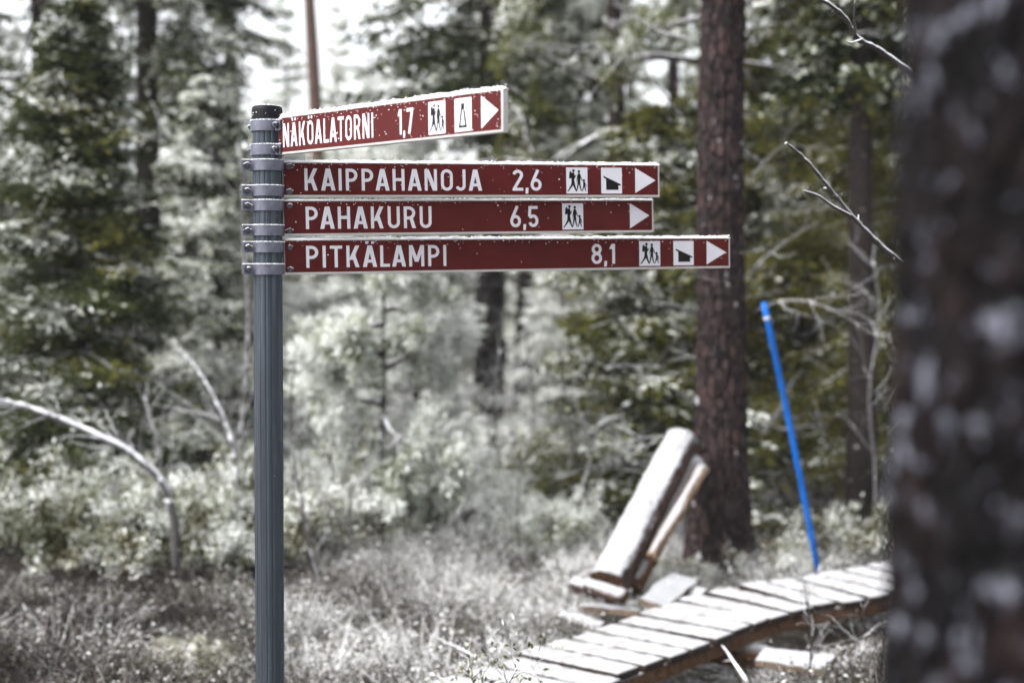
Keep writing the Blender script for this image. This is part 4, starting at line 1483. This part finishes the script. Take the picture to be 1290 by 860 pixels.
# ------------------------------------------------------------------ the signpost
def signpost():
    DP = 3.67
    p_top, p_bot = P(336.5, 149, DP), P(340.2, 860, DP)
    lean = (p_top.x - p_bot.x) / (p_top.z - p_bot.z)
    bx = p_bot.x - lean * p_bot.z
    g = Vector((bx, DP, G(bx, DP)))
    root = thing('signpost', 'grey ribbed metal signpost with four dark red arrow signs pointing right', 'signpost', g)
    zt = p_top.z
    axis = lambda z: Vector((bx + lean * z, DP, z))
    RP = 0.0372
    # ribbed tube
    mb = MB(); n = 144
    prof = []
    for k in range(n):
        a = 6.28318 * k / n
        c = (k % 9) / 9
        r = RP - (0.0011 if c < 0.12 else 0.0004 if c < 0.23 else 0.0)
        prof.append((r * math.cos(a), r * math.sin(a)))
    zs = [-0.3, 0.5, 1.0, 1.5, 2.0, zt + 0.004]
    vs = []
    for z in zs:
        c = axis(z) - g
        vs += [(c.x + x, c.y + y, c.z) for x, y in prof]
    fs = [(i * n + k, i * n + (k + 1) % n, (i + 1) * n + (k + 1) % n, (i + 1) * n + k) for i in range(len(zs) - 1) for k in range(n)]
    mb.add(vs, fs); mb.build('pole', M['pole'], root)
    # cap
    mb = MB()
    c = axis(zt) - g
    prof = [(0.0395, -0.002), (0.0395, 0.020), (0.0385, 0.026), (0.035, 0.0295), (0.0, 0.0305)]
    vs = []; m = 40
    for r, z in prof:
        vs += [(c.x + r * math.cos(6.28318 * k / m), c.y + r * math.sin(6.28318 * k / m), c.z + z) for k in range(m)]
    mb.add(vs, [(i * m + k, i * m + (k + 1) % m, (i + 1) * m + (k + 1) % m, (i + 1) * m + k) for i in range(len(prof) - 1) for k in range(m)], 0, True)
    cap = mb.build('cap', M['cap'], root)
    rg = np.random.default_rng(64)

    def grain(b, p, r, flat=0.7):
        bm = bmesh.new(); bmesh.ops.create_icosphere(bm, subdivisions=1, radius=r)
        for v in bm.verts: v.co *= rg.uniform(0.75, 1.25)
        b.addbm(bm, Matrix.Translation(p) @ Matrix.Diagonal((1, 1, flat, 1)), 0, True)
    s = MB()
    for k in range(150):
        a, rr = rg.random() * 6.28, 0.036 * math.sqrt(rg.random())
        grain(s, c + Vector((rr * math.cos(a), rr * math.sin(a), 0.0305 - 0.10 * max(0, rr - 0.032))), rg.uniform(0.0012, 0.0030))
    for k in range(16):
        a = rg.random() * 6.28
        grain(s, c + Vector((0.0397 * math.cos(a), 0.0397 * math.sin(a), rg.uniform(0.002, 0.024))), rg.uniform(0.0010, 0.0024))
    s.build('snow', M['snow'], cap)

    # ---- a sign: (corner px of the red face left top / left bottom / right top / right bottom), rim and content
    def sign(lt, lb, rt, rb, ratio, dl, marks, seed, snow_h, flecks, part_label):
        A = P(*lb, dl); B = P(*rb, dl / ratio); Ct = P(*lt, dl)
        u = (B - A); L = u.length; u.normalize()
        v = Vector((0, 0, 1)); v = (v - u * v.dot(u)).normalized()
        H = ((Ct - A).dot(v) + (P(*rt, dl / ratio) - B).dot(v)) / 2
        nrm = u.cross(v)                      # towards the viewer
        Rm = Matrix((u, v, nrm)).transposed().to_4x4()
        TH, RIM = 0.018, 0.0058
        # body: a folded white metal tray, drawn in sign coordinates (x along, y up, z to the viewer)
        b = MB()
        b.box(Vector(((L + RIM) / 2 - 0.001, H / 2 - 0.0018, -TH / 2)), (L + RIM + 0.002, H + RIM + 0.0036, TH), None, 0, 0.0022)
        o = b.build('arrow_sign', M['sign_edge'], root)
        o.matrix_local = Matrix.Translation(A - g) @ Rm
        o['label'] = part_label
        f = MB()
        f.box(Vector((L / 2, H / 2, 0.0002)), (L, H, 0.0008), None, 0, 0.0003)
        f.build('sign_face', M['sign_red'], o)

        def uv(x, y):
            """where the photograph's x, y falls on the sign"""
            d = (P(x, y, 1.0) - Vector((0, 0, EYE)))
            o_ = Vector((0, 0, EYE))
            t = (A - o_).dot(nrm) / d.dot(nrm)
            q = o_ + d * t - A
            return q.dot(u), q.dot(v)
        U = lambda x: uv(x, (lt[1] + lb[1] + rt[1] + rb[1]) / 4)[0]
        V = lambda f_: H * (1 - f_)
        for mk in marks:
            if mk[0] in ('lettering', 'distance_number'):
                fl = Flat(0.0008); write(fl, mk[1], U(mk[2]), U(mk[3]), V(0.862), V(0.165), 0.185)
                fl.mb.build(mk[0], M['sign_white'], o)
            elif mk[0] == 'arrow':
                fl = Flat(0.0008); x0, x1 = U(mk[1]), U(mk[2])
                fl.poly([(x0, V(0.935)), (x1, V(0.50)), (x0, V(0.075))])
                fl.mb.build('arrow', M['sign_white'], o)
            else:
                x0, x1 = U(mk[1]), U(mk[2])
                fl = Flat(0.0008); fl.poly([(x0, V(0.955)), (x1, V(0.955)), (x1, V(0.075)), (x0, V(0.075))])
                nb = len(fl.mb.f)
                {'hiker_pictogram': hikers, 'shelter_pictogram': shelter, 'tower_pictogram': tower}[mk[0]](fl, x0, x1, V(0.955), V(0.075))
                for k in range(nb, len(fl.mb.f)): fl.mb.m[k] = 1
                fl.mb.build(mk[0], [M['sign_white'], M['sign_black']], o)
        # snow along the top edge
        s = MB(); ns, nc = int(L / 0.006), 7
        y0 = H + RIM / 2 + 0.0
        vs = []
        for i in range(ns + 1):
            x = -0.001 + (L + RIM + 0.003) * i / ns
            q = Vector((x * 30, seed, 0))
            hh = snow_h * (1 + 0.35 * mnoise.noise(q) + 0.3 * mnoise.noise(q * 3.1) + 0.2 * mnoise.noise(q * 7.7)) * min(1, (i + 0.5) / 3, (ns - i + 0.5) / 2)
            for k in range(nc + 1):
                a = math.pi * k / nc
                vs.append((x, y0 - 0.001 + hh * math.sin(a) ** 0.7, -TH / 2 + (TH / 2 + 0.0012) * math.cos(a) * (1 + 0.12 * mnoise.noise(q * 4 + Vector((0, k, 0))))))
        s.add(vs, [(i * (nc + 1) + k, i * (nc + 1) + k + 1, (i + 1) * (nc + 1) + k + 1, (i + 1) * (nc + 1) + k) for i in range(ns) for k in range(nc)], 0, True)
        for k in range(int(L * 420)):
            x = rg.uniform(-0.01, L + RIM)
            grain(s, Vector((x, y0 + snow_h * rg.uniform(0.2, 1.1), -rg.uniform(-0.001, TH))), rg.uniform(0.0009, 0.0024), 0.9)
        s.build('snow_ridge', M['snow'], o)
        # flecks of snow stuck to the face, drops under the lower rim
        s = MB()
        for k in range(flecks):
            x = L * rg.random() ** 1.0
            y = H * (1 - rg.random() ** 1.7 * 0.98)
            r = rg.uniform(0.0006, 0.0014) * (1.6 if rg.random() < 0.12 else 1)
            grain(s, Vector((x, y, 0.0008)), r, 0.8)
        for k in range(int(L * 60)):
            x = L * rg.random()
            grain(s, Vector((x, H - rg.random() ** 2 * 0.012, 0.0008)), rg.uniform(0.0006, 0.0015), 0.8)
        for k in range(9):
            grain(s, Vector((L * rg.random(), -0.0050, -0.002 - 0.01 * rg.random())), rg.uniform(0.0012, 0.0022), 1.0)
        s.build('snow_flecks', M['snow'], o)['kind'] = 'stuff'
        return u

    u1 = sign((354.0, 150.0), (352.0, 192.2), (631.5, 113.2), (631.5, 163.0), 1.155, 3.636,
              [('lettering', 'NÄKÖALATORNI', 356.5, 470.5), ('distance_number', '1,7', 501, 521), ('hiker_pictogram', 540, 561.5), ('tower_pictogram', 573, 594.5), ('arrow', 606.5, 628.4)],
              1.3, 0.0095, 170, 'topmost arrow sign, turned towards the viewer')
    u2 = sign((357.5, 205.5), (357.5, 245.6), (829, 209.0), (829, 245.6), 0.910, 3.676,
              [('lettering', 'KAIPPAHANOJA', 383.5, 607), ('distance_number', '2,6', 645.5, 682), ('hiker_pictogram', 713.2, 740), ('shelter_pictogram', 757.2, 783.2), ('arrow', 800, 825.6)],
              4.1, 0.0070, 50, 'second arrow sign from the top')
    u3 = sign((358.5, 253.5), (358.5, 294.4), (821.5, 253.4), (821.5, 289.8), 0.902, 3.676,
              [('lettering', 'PAHAKURU', 385, 543.5), ('distance_number', '6,5', 642.5, 678), ('hiker_pictogram', 708.2, 734.6), ('arrow', 793.3, 817.8)],
              7.7, 0.0045, 26, 'third arrow sign from the top, the one without a shelter symbol')
    u4 = sign((359.5, 303.0), (359.5, 343.2), (918, 300.8), (918, 334.9), 0.860, 3.676,
              [('lettering', 'PITKÄLAMPI', 385.5, 562), ('distance_number', '8,1', 745, 774.6), ('hiker_pictogram', 805.2, 831.5), ('shelter_pictogram', 848.2, 873.6), ('arrow', 890, 914.5)],
              9.2, 0.0065, 34, 'lowest and longest arrow sign')

    # ---- clamps
    def clamp(y, u, ear):
        z = P(337, y, DP).z
        c = axis(z) - g
        uu = Vector((u.x, u.y, 0)).normalized(); w = Vector((uu.y, -uu.x, 0))     # w: towards the viewer
        Rc = Matrix((uu, -w, Vector((0, 0, 1)))).transposed().to_4x4()            # x along the sign, y away, z up
        HB, RB, T = 0.0275, RP + 0.0008, 0.0045
        b = MB()
        for sgn in (1, -1):
            path = [(-ear, -0.0026 * 1), (-RB - 0.004, -0.0026)]
            path = [(-ear, -0.003), (-(RB + 0.006), -0.003)] + [(RB * math.cos(a), -RB * math.sin(a)) for a in np.linspace(math.pi * 0.955, math.pi * 0.045, 25)] + [((RB + 0.006), -0.003), (ear, -0.003)]
            sh = 0.0 if sgn == 1 else -0.019
            outer = []
            for i, p in enumerate(path):
                a_, b_ = np.array(path[max(i - 1, 0)]), np.array(path[min(i + 1, len(path) - 1)])
                t = (b_ - a_); t = t / np.hypot(*t); nn = np.array((t[1], -t[0]))
                outer.append(np.array(p) + nn * T)
            vs = []
            for p, q in zip(path, outer):
                for (X, Y) in (p, q):
                    Y2 = Y if sgn == 1 else -Y + 0.0
                    for zz in (-HB / 2, HB / 2): vs.append((X, Y2, zz))
            fs = []
            for i in range(len(path) - 1):
                o_ = i * 4; e = o_ + 4
                fs += [(o_ + 2, e + 2, e + 3, o_ + 3), (o_, o_ + 1, e + 1, e), (o_ + 1, o_ + 3, e + 3, e + 1), (o_, e, e + 2, o_ + 2)]
            e = (len(path) - 1) * 4
            fs += [(0, 2, 3, 1), (e, e + 1, e + 3, e + 2)]
            b.add(vs, fs)
        o = b.build('clamp', M['clamp'], root)
        o.matrix_local = Matrix.Translation(c) @ Rc
        for sx in (-1, 1):
            k = MB()
            x = sx * (ear - 0.0115)
            k.tube([(x, -0.0072, 0), (x, -0.0092, 0)], 0.0095, 18)
            k.tube([(x, -0.0090, 0), (x, -0.0165, 0)], 0.0072, 6)
            k.tube([(x, -0.016, 0), (x, -0.021, 0)], 0.0040, 10)
            k.tube([(x, 0.0072, 0), (x, 0.016, 0)], 0.0075, 6)
            k.build('bolt', M['bolt'], o)
        s = MB()
        for k in range(170):
            a = rg.uniform(0.1, math.pi - 0.1); r = RB + rg.uniform(0, T)
            grain(s, Vector((r * math.cos(a), -r * math.sin(a), HB / 2)), rg.uniform(0.0008, 0.0024))
        for sx in (-1, 1):
            for k in range(70):
                x = sx * rg.uniform(RB + 0.003, ear)
                grain(s, Vector((x, -0.003 - T * rg.random(), HB / 2)), rg.uniform(0.0008, 0.0022))
            for k in range(24):
                x = sx * (ear - 0.0115) + rg.normal(0, 0.004)
                grain(s, Vector((x, -0.009 - 0.011 * rg.random(), 0.0065 - abs(x - sx * (ear - 0.0115)) * 0.5)), rg.uniform(0.0008, 0.0020))
        s.build('snow', M['snow'], o)
    for y, u, e in ((159.5, u1, 0.060), (189.6, u1, 0.060), (208.8, u2, 0.066), (240.8, u2, 0.066), (259.2, u3, 0.066), (290.4, u3, 0.066), (311.5, u4, 0.066), (339.2, u4, 0.066)):
        clamp(y, u, e)


signpost()
